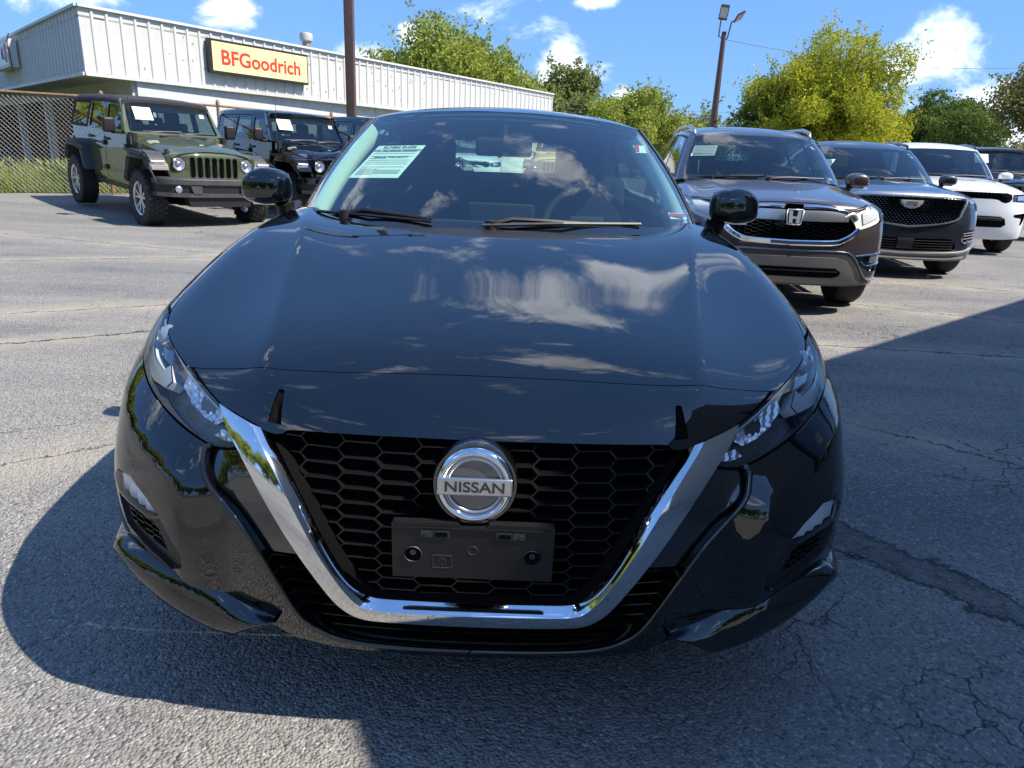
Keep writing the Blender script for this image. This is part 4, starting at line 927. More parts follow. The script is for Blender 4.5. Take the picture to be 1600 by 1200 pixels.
def garage():
    A = np.array([-11.75, 19.70]); Bc = np.array([1.98, 41.2]); Cc = np.array([-11.75, 19.70])+np.array([-9.15, 9.9])*1.9; z0, z1 = 2.90, 4.53
    root = thing('tyre_shop', 'low white shop with ribbed metal fascia and open dark bays behind the chain-link fence', 'building')
    rd = (Bc-A)/np.linalg.norm(Bc-A); ld = (Cc-A)/np.linalg.norm(Cc-A); rn = np.array([rd[1], -rd[0]]); ln = np.array([-ld[1], ld[0]]); ln = ln if ln[1] < 0 else -ln
    fascia_run(root, A, Bc, z0, z1, rn); fascia_run(root, A, Cc, z0, z1, ln)
    cap = MB()
    def strip(P, Q, n, z, h, th, name, m_):
        P, Q = np.array(P), np.array(Q); d = (Q-P)/np.linalg.norm(Q-P); a = math.atan2(d[1], d[0]); c = (P+Q)/2+n*th/2
        return MB().box((*c, z), (np.linalg.norm(Q-P)+.06, abs(th)+.06, h), Matrix.Rotation(a, 3, 'Z')).build(name, m_, root)
    for P, Q, n in ((A, Bc, rn), (A, Cc, ln)):
        strip(P, Q, n, z1+.03, .07, .06, 'roof_trim', M_fasciad); strip(P, Q, n, z0-.03, .09, .05, 'fascia_trim', M_fascia)
    D = Bc+(Cc-A)
    r_ = MB(); r_.prism([tuple(A), tuple(Bc), tuple(D), tuple(Cc)], z1-.25, z1-.20, 'z'); r_.build('roof', mat('roof felt', (.2, .2, .2), .9), root)
    s_ = MB(); s_.prism([tuple(A), tuple(Bc), tuple(D), tuple(Cc)], z0-.01, z0+.03, 'z'); s_.build('soffit', M_fasciad, root)
    sp_ = MB()
    for _ in range(70):
        p = A+rd*rng.uniform(.3, 15)+rn*.004; a_ = math.atan2(rd[1], rd[0]); s_ = rng.uniform(.02, .06); sp_.box((*p, rng.uniform(z0+.1, z1-.1)), (s_, .006, s_*rng.uniform(.8, 1.8)), Matrix.Rotation(a_, 3, 'Z'))
    props(sp_.build('rust_spots', mat('rust stain', (.30, .27, .23), .8), root, fix=False), kind='stuff')
    # walls set back under the fascia
    W0 = A-rn*.52-ln*1.5; W1 = Bc-rn*.52
    def wall(P, Q, zz, th, name='wall', m_=M_block, zb=-.2):
        P, Q = np.array(P), np.array(Q); d = Q-P; a = math.atan2(d[1], d[0]); c = (P+Q)/2
        return MB().box((*c, (zz+zb)/2), (np.linalg.norm(d), th, zz-zb), Matrix.Rotation(a, 3, 'Z')).build(name, m_, root)
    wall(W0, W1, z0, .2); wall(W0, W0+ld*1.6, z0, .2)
    P0 = W0+ld*1.6
    for az_ in (-31.75, -33.25, -35.2):
        k_ = math.tan(R(az_)); L_ = (k_*(P0[1]+1.22)-(P0[0]-.05))/(ld[0]-k_*ld[1]); wall(P0+ld*(L_), P0+ld*(L_+.22), z0, .26, 'pillar')
    hd = P0; wall(P0-ln*.0, P0+ld*23.5, z0, .18, 'bay_header', M_block, zb=2.55)
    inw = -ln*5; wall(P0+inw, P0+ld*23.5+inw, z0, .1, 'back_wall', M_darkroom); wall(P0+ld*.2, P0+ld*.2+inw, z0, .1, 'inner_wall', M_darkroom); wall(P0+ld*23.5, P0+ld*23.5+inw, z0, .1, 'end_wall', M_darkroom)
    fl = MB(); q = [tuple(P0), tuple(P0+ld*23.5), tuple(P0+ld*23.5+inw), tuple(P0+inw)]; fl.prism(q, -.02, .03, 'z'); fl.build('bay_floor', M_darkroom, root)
    for j in range(3):
        for i in range(4):
            c = P0+ld*(2.5+i*1.9)+inw*.55; sh = MB(); a = math.atan2(ld[1], ld[0]); sh.box((*c, 1.0+j*.45), (1.1, .35, .05), Matrix.Rotation(a, 3, 'Z')); sh.build('shelf', mat('shelf pine', (.45, .30, .14), .7) if (i+j) % 2 else M_rust, root)
    tank = MB(); c = P0+ld*2.1+inw*.5; tank.lathe([(.001, 2.2), (.35, 2.15), (.42, 2.0), (.42, .1), (.001, .1)], (*c, 0), 'z', 20); tank.build('tank', mat('grey drum', (.10, .10, .11), .6), root)
    # flue on the roof
    v = thing('roof_vent', 'short galvanised flue with cap on the shop roof, right of the yellow sign', 'vent pipe', (-8.5, 29.9, 4.2)); m_ = MB(); m_.lathe([(.16, 0), (.16, 1.05)], n=20, axis='z'); m_.build('flue', mat('rusty galvanised', (.36, .30, .26), .6, .4, var=.3, vscale=8), v, auto=40); m_ = MB(); m_.lathe([(.12, 1.35), (.24, 1.32), (.26, 1.22), (.24, 1.05), (.18, 1.0)], n=20, axis='z'); m_.build('cap', M_galv, v, auto=40)
    # yellow sign
    a = math.atan2(rd[1], rd[0])
    def on(az, dz=0):
        k = math.tan(R(az)); cx, cy = .05, -1.22   # where the sight line at that bearing meets the fascia
        t = (k*(A[1]-cy)-(A[0]-cx))/(rd[0]-k*rd[1]); return A+rd*t
    p0 = on(-22.1); p1 = on(-15.7); L_ = np.linalg.norm(p1-p0); c = (p0+p1)/2+rn*.16
    s = thing('sign', 'yellow lightbox sign with bold red lettering on the long fascia', 'sign', (*c, 3.80), a)
    hh = .98; MB().box((0, 0, 0), (L_, .22, hh)).build('frame', mat('sign frame black', (.02, .02, .022), .4), s); MB().box((0, -.115, 0), (L_-.10, .012, hh-.14)).build('face', mat('sign yellow', (.90, .74, .34), .45, var=.03), s)
    text('lettering', 'BFGoodrich', .60, mat('sign red', (.75, .035, .03), .5), s, (0, -.124, -.03), (R(90), 0, 0), .004, .012, (L_-.5)/3.12, 'CENTER', 1.0)
    # white sign at the left
    a2 = math.atan2(ld[1], ld[0])+math.pi; k = math.tan(R(-34.9)); t = (k*(A[1]+1.22)-(A[0]-.05))/(ld[0]-k*ld[1]); c = A+ld*t+ln*.25
    k2 = math.tan(R(-32.85)); t2 = (k2*(A[1]+1.22)-(A[0]-.05))/(ld[0]-k2*ld[1]); wd = 3.2
    ce = A+ld*(t2+wd/2)+ln*.22
    dd = math.hypot(*(A+ld*t2-np.array([.05, -1.22]))); s = thing('sign', 'white lightbox sign with dark lettering and a red stripe, cut by the left edge', 'sign', (*ce, 1.229+dd*math.tan(R(4.75))), a2)
    hs_ = dd*(math.tan(R(5.55))-math.tan(R(3.95))); MB().box((0, 0, 0), (wd, .30, hs_), bev=.02).build('frame', mat('sign frame white', (.62, .61, .58), .5), s); MB().box((0, -.155, 0), (wd-.16, .01, hs_-.18)).build('face', mat('sign white', (.82, .82, .80), .4), s)
    text('lettering', 'AL', hs_*.62, mat('sign ink', (.02, .03, .10), .5), s, (wd/2-.64, -.165, 0), (R(90), 0, 0), .004, .010, .8, 'RIGHT')
    q = MB(); q.prism([(wd/2-.50, -hs_*.30), (wd/2-.20, -hs_*.34), (wd/2-.20, hs_*.34), (wd/2-.50, hs_*.27)], -.170, -.162, 'y'); q.build('stripe', mat('sign stripe', (.60, .03, .03), .5), s)
    cb = MB(); P_ = [Vector((wd/2+.1, -.05, .62)), Vector((wd/2+.06, -.12, .35)), Vector((wd/2+.02, -.1, .1)), Vector((wd/2+.03, -.08, -.6))]; cb.tube(P_, .015, 6); cb.build('cable', M_plastic, s)
garage()
# ---------------------------------------------------------------- chain-link fence
def fence():
    pts = [(-15.5, 10.2), (-11.4, 12.45), (-8.15, 13.75), (-6.42, 15.15), (-4.75, 18.3), (-3.3, 21.0)]; ht = 1.86
    root = thing('chain_link_fence', 'chain-link fence with rusty top rail running behind the off-roaders', 'fence')
    wires = MB(); r = .0042; pitch = .082
    for a, b in zip(pts[:-1], pts[1:]):
        A = Vector((*a, 0)); Bv = Vector((*b, 0)); L_ = (Bv-A).length; t = (Bv-A)/L_; n = Vector((t.y, -t.x, 0)); za = float(gheight(a[0], a[1])); zb = float(gheight(b[0], b[1]))
        H = ht-.06
        def pt(u, z): p = A+t*u; return Vector((p.x, p.y, z+za+(zb-za)*u/L_))
        for sgn in (1, -1):
            u = -H*.95
            while u < L_+H*.95:
                u0, z0_, u1, z1_ = u, 0.03, u+sgn*H*.9, H
                if sgn < 0: u0 = u+H*.0; 
                lo, hi = 0., 1.
                if u1 != u0:
                    ta, tb = (0-u0)/(u1-u0), (L_-u0)/(u1-u0); lo = max(lo, min(ta, tb)); hi = min(hi, max(ta, tb))
                if hi-lo > .01:
                    p = pt(u0+(u1-u0)*lo, z0_+(z1_-z0_)*lo)+n*sgn*.003; q = pt(u0+(u1-u0)*hi, z0_+(z1_-z0_)*hi)+n*sgn*.003
                    wires.add([p+n*r, p+t*r, p-n*r, q+n*r, q+t*r, q-n*r], [(0, 1, 4, 3), (1, 2, 5, 4), (2, 0, 3, 5)])
                u += pitch
    props(wires.build('wire_mesh', M_galv, root, fix=False), kind='stuff')
    for a, b in zip(pts[:-1], pts[1:]):
        m_ = MB(); m_.tube([(*a, ht+float(gheight(*a))), (*b, ht+float(gheight(*b)))], .024, 8); m_.build('top_rail', M_rust, root, auto=60)
    for a in pts[1:]:
        m_ = MB(); g = float(gheight(*a)); m_.tube([(*a, g-.1), (*a, g+ht+.05)], .032, 10); m_.lathe([(.001, .13), (.03, .11), (.042, .06), (.04, .0)], (*a, g+ht), 'z', 10); m_.build('post', M_rust, root, auto=60)
fence()
# ---------------------------------------------------------------- poles and wires
def poles():
    p = thing('light_pole', 'brown square steel pole rising past the top of the photo beside the fence', 'pole', (-3.83, 16.5, 0)); MB().box((0, 0, 3.9), (.20, .20, 7.8), bev=.012).build('shaft', M_brown, p, auto=40)
    MB().box((0, 0, .12), (.5, .5, .3), bev=.03).build('footing', mat('concrete', (.35, .34, .32), .9, var=.2), p)
    q = MB(); q.box((0, 0, 7.85), (1.6, .08, .08)); q.build('crossarm', M_brown, p)
    for s_ in (-1, 1): MB().box((s_*.95, -.1, 7.95), (.55, .32, .12), bev=.03).build('lamp_head', M_gloss, p)
    p = thing('light_pole', 'tapered brown pole carrying two flat floodlights, left of the big yellow-green tree', 'pole', (8.93, 33, 0)); m_ = MB(); m_.tube([(0, 0, 0), (0, 0, 6.75)], [.19, .10], 14); m_.build('shaft', M_brown, p, auto=60)
    m_ = MB(); m_.tube([(-.05, 0, 6.5), (-.22, 0, 6.55), (-.20, 0, 7.25)], .03, 6); m_.build('arm', M_brown, p); m_ = MB(); m_.tube([(.05, 0, 6.4), (.17, 0, 6.5), (.27, 0, 7.15), (.36, 0, 7.2)], .03, 6); m_.build('arm', M_brown, p)
    led = mat('lamp face', (.55, .55, .5), .4)
    for c, rt in (((-.12, -.05, 7.50), Matrix.Rotation(R(-62), 3, 'X') @ Matrix.Rotation(R(14), 3, 'Y')), ((.58, -.02, 7.36), Matrix.Rotation(R(-20), 3, 'X') @ Matrix.Rotation(R(-30), 3, 'Y'))):
        o = MB().box(c, (.38, .62, .07), rt, bev=.015).build('floodlight', M_gloss, p); f_ = Vector(c)+rt @ Vector((0, 0, -.04)); MB().box(f_, (.30, .42, .01), rt).build('lamp_face', led, o)
    def wire(label, P, r, sag):
        A, Bv = Vector(P[0]), Vector(P[1]); pts = [A.lerp(Bv, t)-Vector((0, 0, sag*4*t*(1-t))) for t in np.linspace(0, 1, 20)]
        props(MB().tube(pts, r, 5).build('wire', M_plastic, auto=60), label, 'cable')
    wire('thin wire sagging from the floodlight pole over the yellow-green tree to the right', ((9.0, 33, 6.45), (30, 41.5, 7.2)), .012, .55)
    wire('upper thin wire strung low behind the floodlight pole', ((2, 52, 4.9), (26, 58, 5.5)), .012, .3); wire('lower thin wire strung low behind the floodlight pole', ((2, 52, 4.6), (26, 58, 5.1)), .012, .35)
poles()
# ---------------------------------------------------------------- trees
def leaf_mat(name, a, b, tr=.35):
    m = bpy.data.materials.new(name); m.use_nodes = True; nt = m.node_tree; N = nt.nodes; L = nt.links; N.clear(); out = N.new('ShaderNodeOutputMaterial')
    tc = N.new('ShaderNodeTexCoord'); n = N.new('ShaderNodeTexNoise'); n.inputs['Scale'].default_value = .8; n.inputs['Detail'].default_value = 5; n.inputs['Roughness'].default_value = .7; L.new(tc.outputs['Object'], n.inputs[0])
    mr = N.new('ShaderNodeMapRange'); L.new(n.outputs[0], mr.inputs[0]); mr.inputs[1].default_value = .35; mr.inputs[2].default_value = .65
    mx = N.new('ShaderNodeMix'); mx.data_type = 'RGBA'; L.new(mr.outputs[0], mx.inputs[0]); mx.inputs[6].default_value = (*a, 1); mx.inputs[7].default_value = (*b, 1)
    d = N.new('ShaderNodeBsdfDiffuse'); t = N.new('ShaderNodeBsdfTranslucent'); s = N.new('ShaderNodeMixShader'); s.inputs[0].default_value = tr; L.new(mx.outputs[2], d.inputs[0]); L.new(mx.outputs[2], t.inputs[0]); L.new(d.outputs[0], s.inputs[1]); L.new(t.outputs[0], s.inputs[2]); L.new(s.outputs[0], out.inputs[0]); return m
M_bark = mat('bark', (.09, .07, .055), .9, var=.4, vscale=6, bump=.5, bscale=20)
def tree(label, x, y, h, w, hb, m, seed, n=16000, leaf=.13, lobes=26, group=None, trunk_r=.2, lean=0, spiky=0, tall=None):
    """h height, w crown half-width, hb height of the crown's underside"""
    g = np.random.default_rng(seed); root = thing('tree', label, 'tree', (x, y, 0), group=group)
    cz = (h+hb)/2; rz = (h-hb)/2; C_ = []
    for i in range(lobes):
        zz_ = 1-2*(i+.5)/lobes; a_ = i*2.39996+seed; q_ = math.sqrt(max(0, 1-zz_*zz_)); v = np.array([q_*math.cos(a_), q_*math.sin(a_), zz_])+g.normal(0, .13, 3); r = g.uniform(.80, 1.0) if i % 3 else g.uniform(.3, .7)
        k = 1-.25*max(0, v[2]); R_ = g.uniform(.17, .34)*w*(1.15 if not tall else tall/.16); C_.append((np.array([v[0]*max(w*r*k-R_*.6, .1)+lean*(v[2]*.5+.5), v[1]*w*r*k*.9, cz+v[2]*max(rz*r-R_*.6, .1)]), R_))
    C_.append((np.array([lean*.5, 0, cz]), .55*w)); C_.append((np.array([lean*.5-.35*w, 0, cz-.1*w]), .4*w)); C_.append((np.array([lean*.5+.35*w, 0, cz-.1*w]), .4*w))
    limbs = MB(); top = hb+rz*.9; limbs.tube([(0, 0, -.1), (.05*w, 0, hb*.6), (lean*.3, .02, hb+.1), (lean*.5, 0, top)], [trunk_r, trunk_r*.8, trunk_r*.62, trunk_r*.18], 9)
    for c, r in C_[:16]:
        s_ = Vector((lean*.3, 0, hb+g.uniform(-.1, .5)*rz)); e = Vector(c); m1 = s_.lerp(e, .5)+Vector((0, 0, .12*w)); limbs.tube([s_, m1, e], [trunk_r*.35, trunk_r*.2, trunk_r*.06], 6)
    limbs.build('trunk', M_bark, root, auto=60)
    vol = np.array([r**2.2 for _, r in C_]); cnt = (vol/vol.sum()*n).astype(int); P = []
    for (c, r), k in zip(C_, cnt):
        v = g.normal(size=(k, 3)); v /= np.linalg.norm(v, axis=1)[:, None]; rr = g.uniform(.25, 1, k)**.45; wob = 1+.28*np.sin(v[:, 0]*5+c[0])*np.sin(v[:, 1]*6+c[1])*np.cos(v[:, 2]*5)+g.normal(0, .07, k)
        q = c+v*(r*rr*wob)[:, None]*[1, 1, .82]; P.append(q)
        if spiky:
            nb = int(spiky*4)
            for _ in range(nb):
                d = g.normal(size=3); d[2] = abs(d[2])+.3; d /= np.linalg.norm(d); tt = g.uniform(.7, 1.7, 26); P.append(c+d*r*tt[:, None]+g.normal(0, leaf*.9, (26, 3)))
    P = np.vstack(P); k = len(P); a = g.normal(size=(k, 3)); a /= np.linalg.norm(a, axis=1)[:, None]; b = np.cross(a, g.normal(size=(k, 3))); b /= np.linalg.norm(b, axis=1)[:, None]
    s = leaf*g.uniform(.6, 1.4, k)[:, None]; V = np.stack([P-a*s, P+b*s*.55, P+a*s, P-b*s*.55], 1).reshape(-1, 3)
    me = bpy.data.meshes.new('crown'); F = np.arange(4*k).reshape(-1, 4); me.from_pydata(V.tolist(), [], F.tolist()); me.materials.append(m); me.update()
    o = bpy.data.objects.new('crown', me); COL.objects.link(o); o.parent = root
    return root
L_yel = leaf_mat('yellow-green leaves', (.20, .26, .03), (.58, .55, .06)); L_mid = leaf_mat('mid green leaves', (.17, .22, .045), (.42, .46, .09)); L_dk = leaf_mat('dark green leaves', (.075, .125, .035), (.19, .25, .06)); L_pale = leaf_mat('dusty green leaves', (.16, .20, .07), (.34, .38, .13)); L_rust = leaf_mat('tan-green leaves', (.12, .13, .04), (.30, .27, .10))
def trees():
    tree('broad olive-green tree rising behind the shop roof, right of the brown pole', -5.2, 55, 9.9, 6.5, 1.5, L_mid, 1, 90000, .12, 60, spiky=.5, tall=.16)
    tree('dusty green tree just past the far end of the shop roof', 3.4, 60, 8.4, 4.2, .8, L_pale, 2, 50000, .12, 40, spiky=1.4, tall=.16)
    tree('mid-green tree between the dusty tree and the floodlight pole', 8.8, 55, 6.7, 4.0, .4, L_mid, 3, 45000, .10, 36, spiky=.8, tall=.18)
    tree('low distant tree right behind the floodlight pole', 17.2, 72, 6.0, 5.4, .3, L_pale, 4, 18000, .15, 30, spiky=.6, tall=.18)
    tree('far low tree left of the floodlight pole', 12.8, 68, 5.6, 4.6, .2, L_mid, 5, 16000, .15, 26, spiky=.6, tall=.18)
    tree('big yellow-green tree standing behind the row of SUVs', 12.95, 30.5, 6.45, 3.25, .3, L_yel, 6, 120000, .052, 80, spiky=1.6, trunk_r=.22, tall=.15)
    tree('dark-leaved tree inside the left of the yellow-green one, standing for its shaded side', 11.4, 31.8, 5.3, 2.2, .4, L_dk, 16, 26000, .06, 34, spiky=1, tall=.18)  # dark leaf colour stands for shade on the big tree's left
    tree('dark green round tree with visible trunk, right of the yellow-green tree', 21.4, 36.5, 5.0, 2.8, 1.5, L_dk, 7, 70000, .066, 50, trunk_r=.24, spiky=.5, tall=.17)
    tree('tan-green tree whose branches enter at the right edge, upper one', 19.5, 26.5, 5.2, 2.3, 2.6, L_rust, 8, 22000, .06, 34, spiky=1.6)
    tree('tan-green low tree at the right edge, below the branches', 29.4, 40.5, 3.3, 3.0, .2, L_rust, 9, 20000, .085, 30, spiky=1)
    tree('yellow-green shrub under the dark round tree', 18.2, 37.5, 2.9, 1.7, .2, L_yel, 10, 12000, .07, 20, trunk_r=.08)
    for i, (x, y, h, w, lb) in enumerate(((-20, 75, 6, 7, 'far tree wholly behind the shop, leftmost of the skyline trees'), (26, 62, 4.0, 5, 'far low tree showing under the dark round tree'), (38, 66, 4.4, 6, 'far low tree beyond the white SUV'), (-34, 52, 7, 7, 'far tree behind the left end of the shop'), (50, 60, 5, 7, 'far tree past the right edge of the lot'))):
        tree(lb, x, y, h, w, .4, L_mid, 20+i, 7000, .24, 22, group='distant trees on the skyline')
    for i, (x, y, h, w) in enumerate(((-9, -24, 8, 5), (-20, -19, 7.5, 5), (3, -28, 8, 5.5), (-25, -6, 8, 5), (-30, 6, 8, 5.5), (-16, -22, 8, 5), (14, -34, 8, 5.5), (-26, -14, 8, 5), (-2, -25, 7.5, 4.5), (-21, 0, 8, 5), (-23, 9, 8.5, 5), (-27, 16, 8.5, 5.5))):  # out-of-view trees, added to block the bright horizon in paint reflections
        tree('unseen leafy tree added round the lot to darken reflections in the cars', x, y, h, w, .5, L_mid, 40+i, 6000, .28, 22, group='unseen trees added to darken reflections')
trees()
def weeds():
    g = np.random.default_rng(5); V = []; F = []
    def blade(x, y, z, h, lean, w):
        a = g.random()*6.28; d = np.array([math.cos(a), math.sin(a), 0]); s = np.array([-d[1], d[0], 0])*w; p = np.array([x, y, z]); k = len(V)
        V.extend([p-s, p+s, p+d*lean*.4+[0, 0, h*.6]+s*.7, p+d*lean*.4+[0, 0, h*.6]-s*.7, p+d*lean+[0, 0, h]]); F.extend([(k, k+1, k+2, k+3), (k+3, k+2, k+4)])
    line = np.array([(-16, 8.8), (-12, 11.6), (-9.95, 13.0), (-9.0, 13.8), (-7.6, 15.0), (-6.2, 16.4), (-4.6, 19)])
    s = np.r_[0, np.cumsum(np.linalg.norm(np.diff(line, axis=0), axis=1))]
    for i in range(17000):
        u = g.random()*s[-1]; x = np.interp(u, s, line[:, 0]); y = np.interp(u, s, line[:, 1]); d = abs(g.normal(0, .55))-.05; x -= .65*d; y += .75*d
        cl = .5+.5*math.sin(u*2.1)*math.sin(u*5.3+1); h = g.uniform(.08, .34)*(1+1.4*cl*(g.random() < .5)); z = float(gheight(x, y))-.02
        blade(x, y, z, h, g.uniform(.02, .16), g.uniform(.004, .009))
    for i in range(900):
        u = g.choice([1.0, 3.3, 5.6, 7.3, 7.9, 8.4, 8.9, 9.6])+g.normal(0, .22); x = np.interp(u, s, line[:, 0])-.3+g.normal(0, .12); y = np.interp(u, s, line[:, 1])+.35+g.normal(0, .12); h0 = g.uniform(.2, .75)
        for k in range(14): blade(x+g.normal(0, .03), y+g.normal(0, .03), h0*k/14+.05, .09, g.uniform(.03, .1), .010)
    me = bpy.data.meshes.new('weeds'); me.from_pydata([tuple(map(float, v)) for v in V], [], F); me.materials.append(leaf_mat('weed leaves', (.17, .26, .04), (.42, .46, .12))); me.update(); o = bpy.data.objects.new('weeds', me); COL.objects.link(o); props(o, kind='stuff')
weeds()
# ---------------------------------------------------------------- the showroom whose shadow covers the right of the lot
def showroom():
    h = 4.2; c = np.array([-.68+.755*h, .93-.217*h]); e1 = np.array([.758, .652]); e2 = np.array([.43, -.903]); P = [c, c+e1*10.5, c+e1*10.5+e2*14, c+e2*14]
    root = thing('showroom', 'flat-roofed showroom beside the camera whose shadow falls across the lot', 'building')
    m = MB(); m.prism([tuple(p) for p in P], 0, h-.3, 'z'); m.build('wall', mat('grey render', (.22, .22, .22), .8, var=.1, vscale=2), root); m = MB(); m.prism([tuple(p) for p in P], h-.3, h, 'z'); m.build('parapet', mat('parapet metal', (.12, .12, .13), .5), root)
    a = math.atan2(e1[1], e1[0]); rt = Matrix.Rotation(a, 3, 'Z'); n = np.array([-e1[1], e1[0]])
    for k in range(3):
        p = c+e1*(2+k*3.2)+n*.02; o = MB().box((*p, 1.7), (2.6, .10, 2.2), rt).build('window', M_plastic, root); p = p+n*.05; MB().box((*p, 1.7), (2.45, .02, 2.05), rt).build('pane', M_tint, o)
showroom()
# ---------------------------------------------------------------- SUVs of the right-hand row
def metallic(name, col, fl=.6, rough=.32): return mat(name, col, rough, fl, .5, 1, .02)
def planefun(f):
    def m(q): return f(np.asarray(q, float))
    def n(P): raise NotImplementedError
    return m
def flat_patch(poly, regs, step, f, flip=False):
    """patch over an arbitrary smooth map f(q) -> 3D with numeric normals"""
    keep = {}
    def fm(q): keep['q'] = q; return f(q)
    def fn(P):
        q = keep['q']; e = 1e-3; n = np.cross(f(q+[e, 0])-f(q-[e, 0]), f(q+[0, e])-f(q-[0, e])); n /= np.linalg.norm(n, axis=1)[:, None]+1e-12
        return -n if flip else n
    return patch(sub(poly, step), regs, step, fm, fn)
def build_suv(label, loc, yaw, c):
    """c: everything that shapes and colours one car"""
    L = c['L']; hw = c['w']/2; hz = c['hood']; P = c['paint']; st = c.get('step', .05)
    B = Body(plan=c['plan'], prof=c['prof'], side=[(.15, hw-.07), (.3, hw-.02), (.5, hw), (.75, hw), (.95, hw-.02), (1.1, hw-.06), (1.25, hw-.12)], hood=hz,
             drop=c.get('drop', [(0, 0), (.3, .006), (.5, .016), (.65, .03), (.8, .055), (.9, .09), (1.0, .14)]), L=L, rear=[(0, 0), (.5, .03), (.8, .10), (.95, .25)],
             crease=c.get('crease'), sweep=c.get('sweep', .25), zsweep=.7, y0=1.1, z0=.5, kx=c.get('kx', [(0, .012), (.5, .015), (.8, .03), (.95, .04)]))
    car = Car(B, st); root = thing('suv', label, 'suv', loc, yaw, tilt=c.get('tilt', (0, 0)))
    gl = c['glass']                       # ring control points (x, y, z)
    base, topxy, zf = gl['base'], gl['top'], gl['zf']
    hs = crv(c['hood_edge'], 40); he = crv(c['hood_front'], 20); ycw = c['cowl_y']
    xb = [(p[0], p[1]) for p in base]
    shoulder = np.vstack([he, hs[1:], crv([tuple(hs[-1])]+[(x, y) for x, y in c['belt']], 40)[1:]])
    ay, ar, ry = c['axle'], c['arch'], c['axle']+c['wb']
    cast_side = lambda q: car.dom(B.cast(np.column_stack([0*q[:, 0], q[:, 0], q[:, 1]]), np.tile([1., 0, 0], (len(q), 1))))
    arch = lambda cy, r: np.array([(cy+math.cos(a)*r, c['r']+.0+math.sin(a)*r) for a in np.linspace(-.75, math.pi+.75, 36)])
    regs = []
    dz = c.get('door_z', (.38, 1.02))
    regs.append(('fender', car.sd([(c['fend'], .60), (c['fend'], dz[1]-.1), (1.60, dz[1]), (1.60, dz[0]), (1.3, .35), (c['fend'], .35)])))
    regs.append(('door', car.sd([(1.61, dz[0]), (1.61, dz[1]), (2.62, dz[1]+.03), (2.62, dz[0]), (2.1, dz[0])])))
    regs.append(('rear_door', car.sd([(2.63, dz[0]), (2.63, dz[1]+.03), (3.50, dz[1]+.05), (3.40, .80), (3.15, dz[0])])))
    for y in (1.605, 2.625): regs.append(('gap', cast_side(stroke(sub([(y, dz[0]), (y, dz[1])], .04, False), .008))))
    if c.get('clad'):
        for cy in (ay, ry): regs.append(('wheel_arch_trim', cast_side(arch(cy, ar+.06))))
        regs.append(('sill_trim', car.sd([(ay+.3, .2), (ay+.3, .42), (ry-.3, .42), (ry-.3, .2)])))
    for cy in (ay, ry): regs.append(('arch_void', cast_side(arch(cy, ar))))
    for ft in c['feat']:
        ft['dom'] = car.fr(ft['poly'], st=.02)
        if ft.get('cut', True): regs.append((ft['name'] if not ft.get('id') else ft['id'], ft['dom']))
    regs.append(('gap', car.dom(B.from_front(stroke(crv(c['hood_gap'], 40), .007)))))
    W = car.lower(shoulder, lambda s: float(np.interp(s, [0, .5, .9, 1.3, 4], c.get('zb', [.27, .27, .29, .27, .25]))), regs, dens=c.get('dens'))
    surf('bumper', both(W['body']), P, root)
    for nm in ('fender', 'door', 'rear_door'):
        if nm in W: surf(nm, W[nm], P, root); surf(nm, flipx(W[nm]), P, root)
    for nm in ('wheel_arch_trim', 'sill_trim'):
        if nm in W: surf(nm, W[nm], M_plastic2, root, .006); surf(nm, flipx(W[nm]), M_plastic2, root, .006)
    props(surf('panel_gap', both(W['gap']), M_dark, root, -.005), kind='stuff')
    for ft in c['feat']:
        key = ft.get('id') or ft['name']; t = W.get(key) if ft.get('cut', True) else patch(B.from_front(sub(ft['poly'], .02))[:, [0, 2]], [], .03, lambda q: B.from_front(q), B.normal)['body']
        if t is None: continue
        e3 = B.from_front(sub(ft['poly'], .015)); en = B.normal(e3); o_ = ft.get('off', 0); ret = ft.get('ret', .0)
        for fl in ((0, 1) if ft.get('pair') else (2,)):
            tt = both(t) if fl == 2 else (flipx(t) if fl else t)
            part = surf(ft['name'], tt, ft['mat'], root, o_)
            if ret:
                V, F = ribbon(e3, en*max(o_, 0), en*(min(o_, 0) if o_ < 0 else -.01), ft.get('pair', False) or False)
                if not ft.get('pair'):
                    k = len(e3); F = [f for f in F if not (abs(V[f[0]][0]) < .02 and abs(V[f[1]][0]) < .02)]
                w_ = MB().add(V, F); w_ = w_.mirrored() if fl == 2 else (w_.flip() if fl else w_); w_.build('edge', ft.get('emat', ft['mat']), part)
            for kd in ft.get('kids', ()): kd(part, fl, B)
    # hood
    hr = crv(c['hood_rear'], 20)
    Hd = car.upper(np.vstack([he, hs[1:], hr[1:]]), [(n, p) for n, p in c.get('hood_regs', [])], st)
    hood = surf('hood', both(Hd['body']), P, root)
    for n, p in c.get('hood_regs', []): surf(n, both(Hd[n]), M_plastic, hood, -.01)
    ri = crv([p[:2] for p in base[:5]], 20)
    cow = car.upper(np.vstack([hr[::-1], [tuple(ri[-1])], ri[::-1][1:]]), [], .06); surf('cowl', both(cow['body']), M_plastic, root, -.01)
    top = [(x, y, float(zf(x, y))) for x, y in topxy]; G = Green(base, top, gl.get('bulge', .02))
    g = G.cut(gl['cuts'], .08); surf('pillars', both(g['body']), gl.get('pillar_mat', P), root); surf('pillar_trim', both(g['body']), M_inter, root, -.035)
    for k, m_ in (('windscreen', M_ws2), ('rear_window', M_tint)):
        if k in g: surf(k, both(g[k]), m_, root)
    if 'side_window' in g:
        surf('side_window', g['side_window'], M_tint, root); surf('side_window', flipx(g['side_window']), M_tint, root)
    if 'windscreen_border' in g: surf('windscreen_border', both(g['windscreen_border']), M_gloss, root)
    if 'window_frame' in g: surf('window_frame', both(g['window_frame']), M_plastic, root)
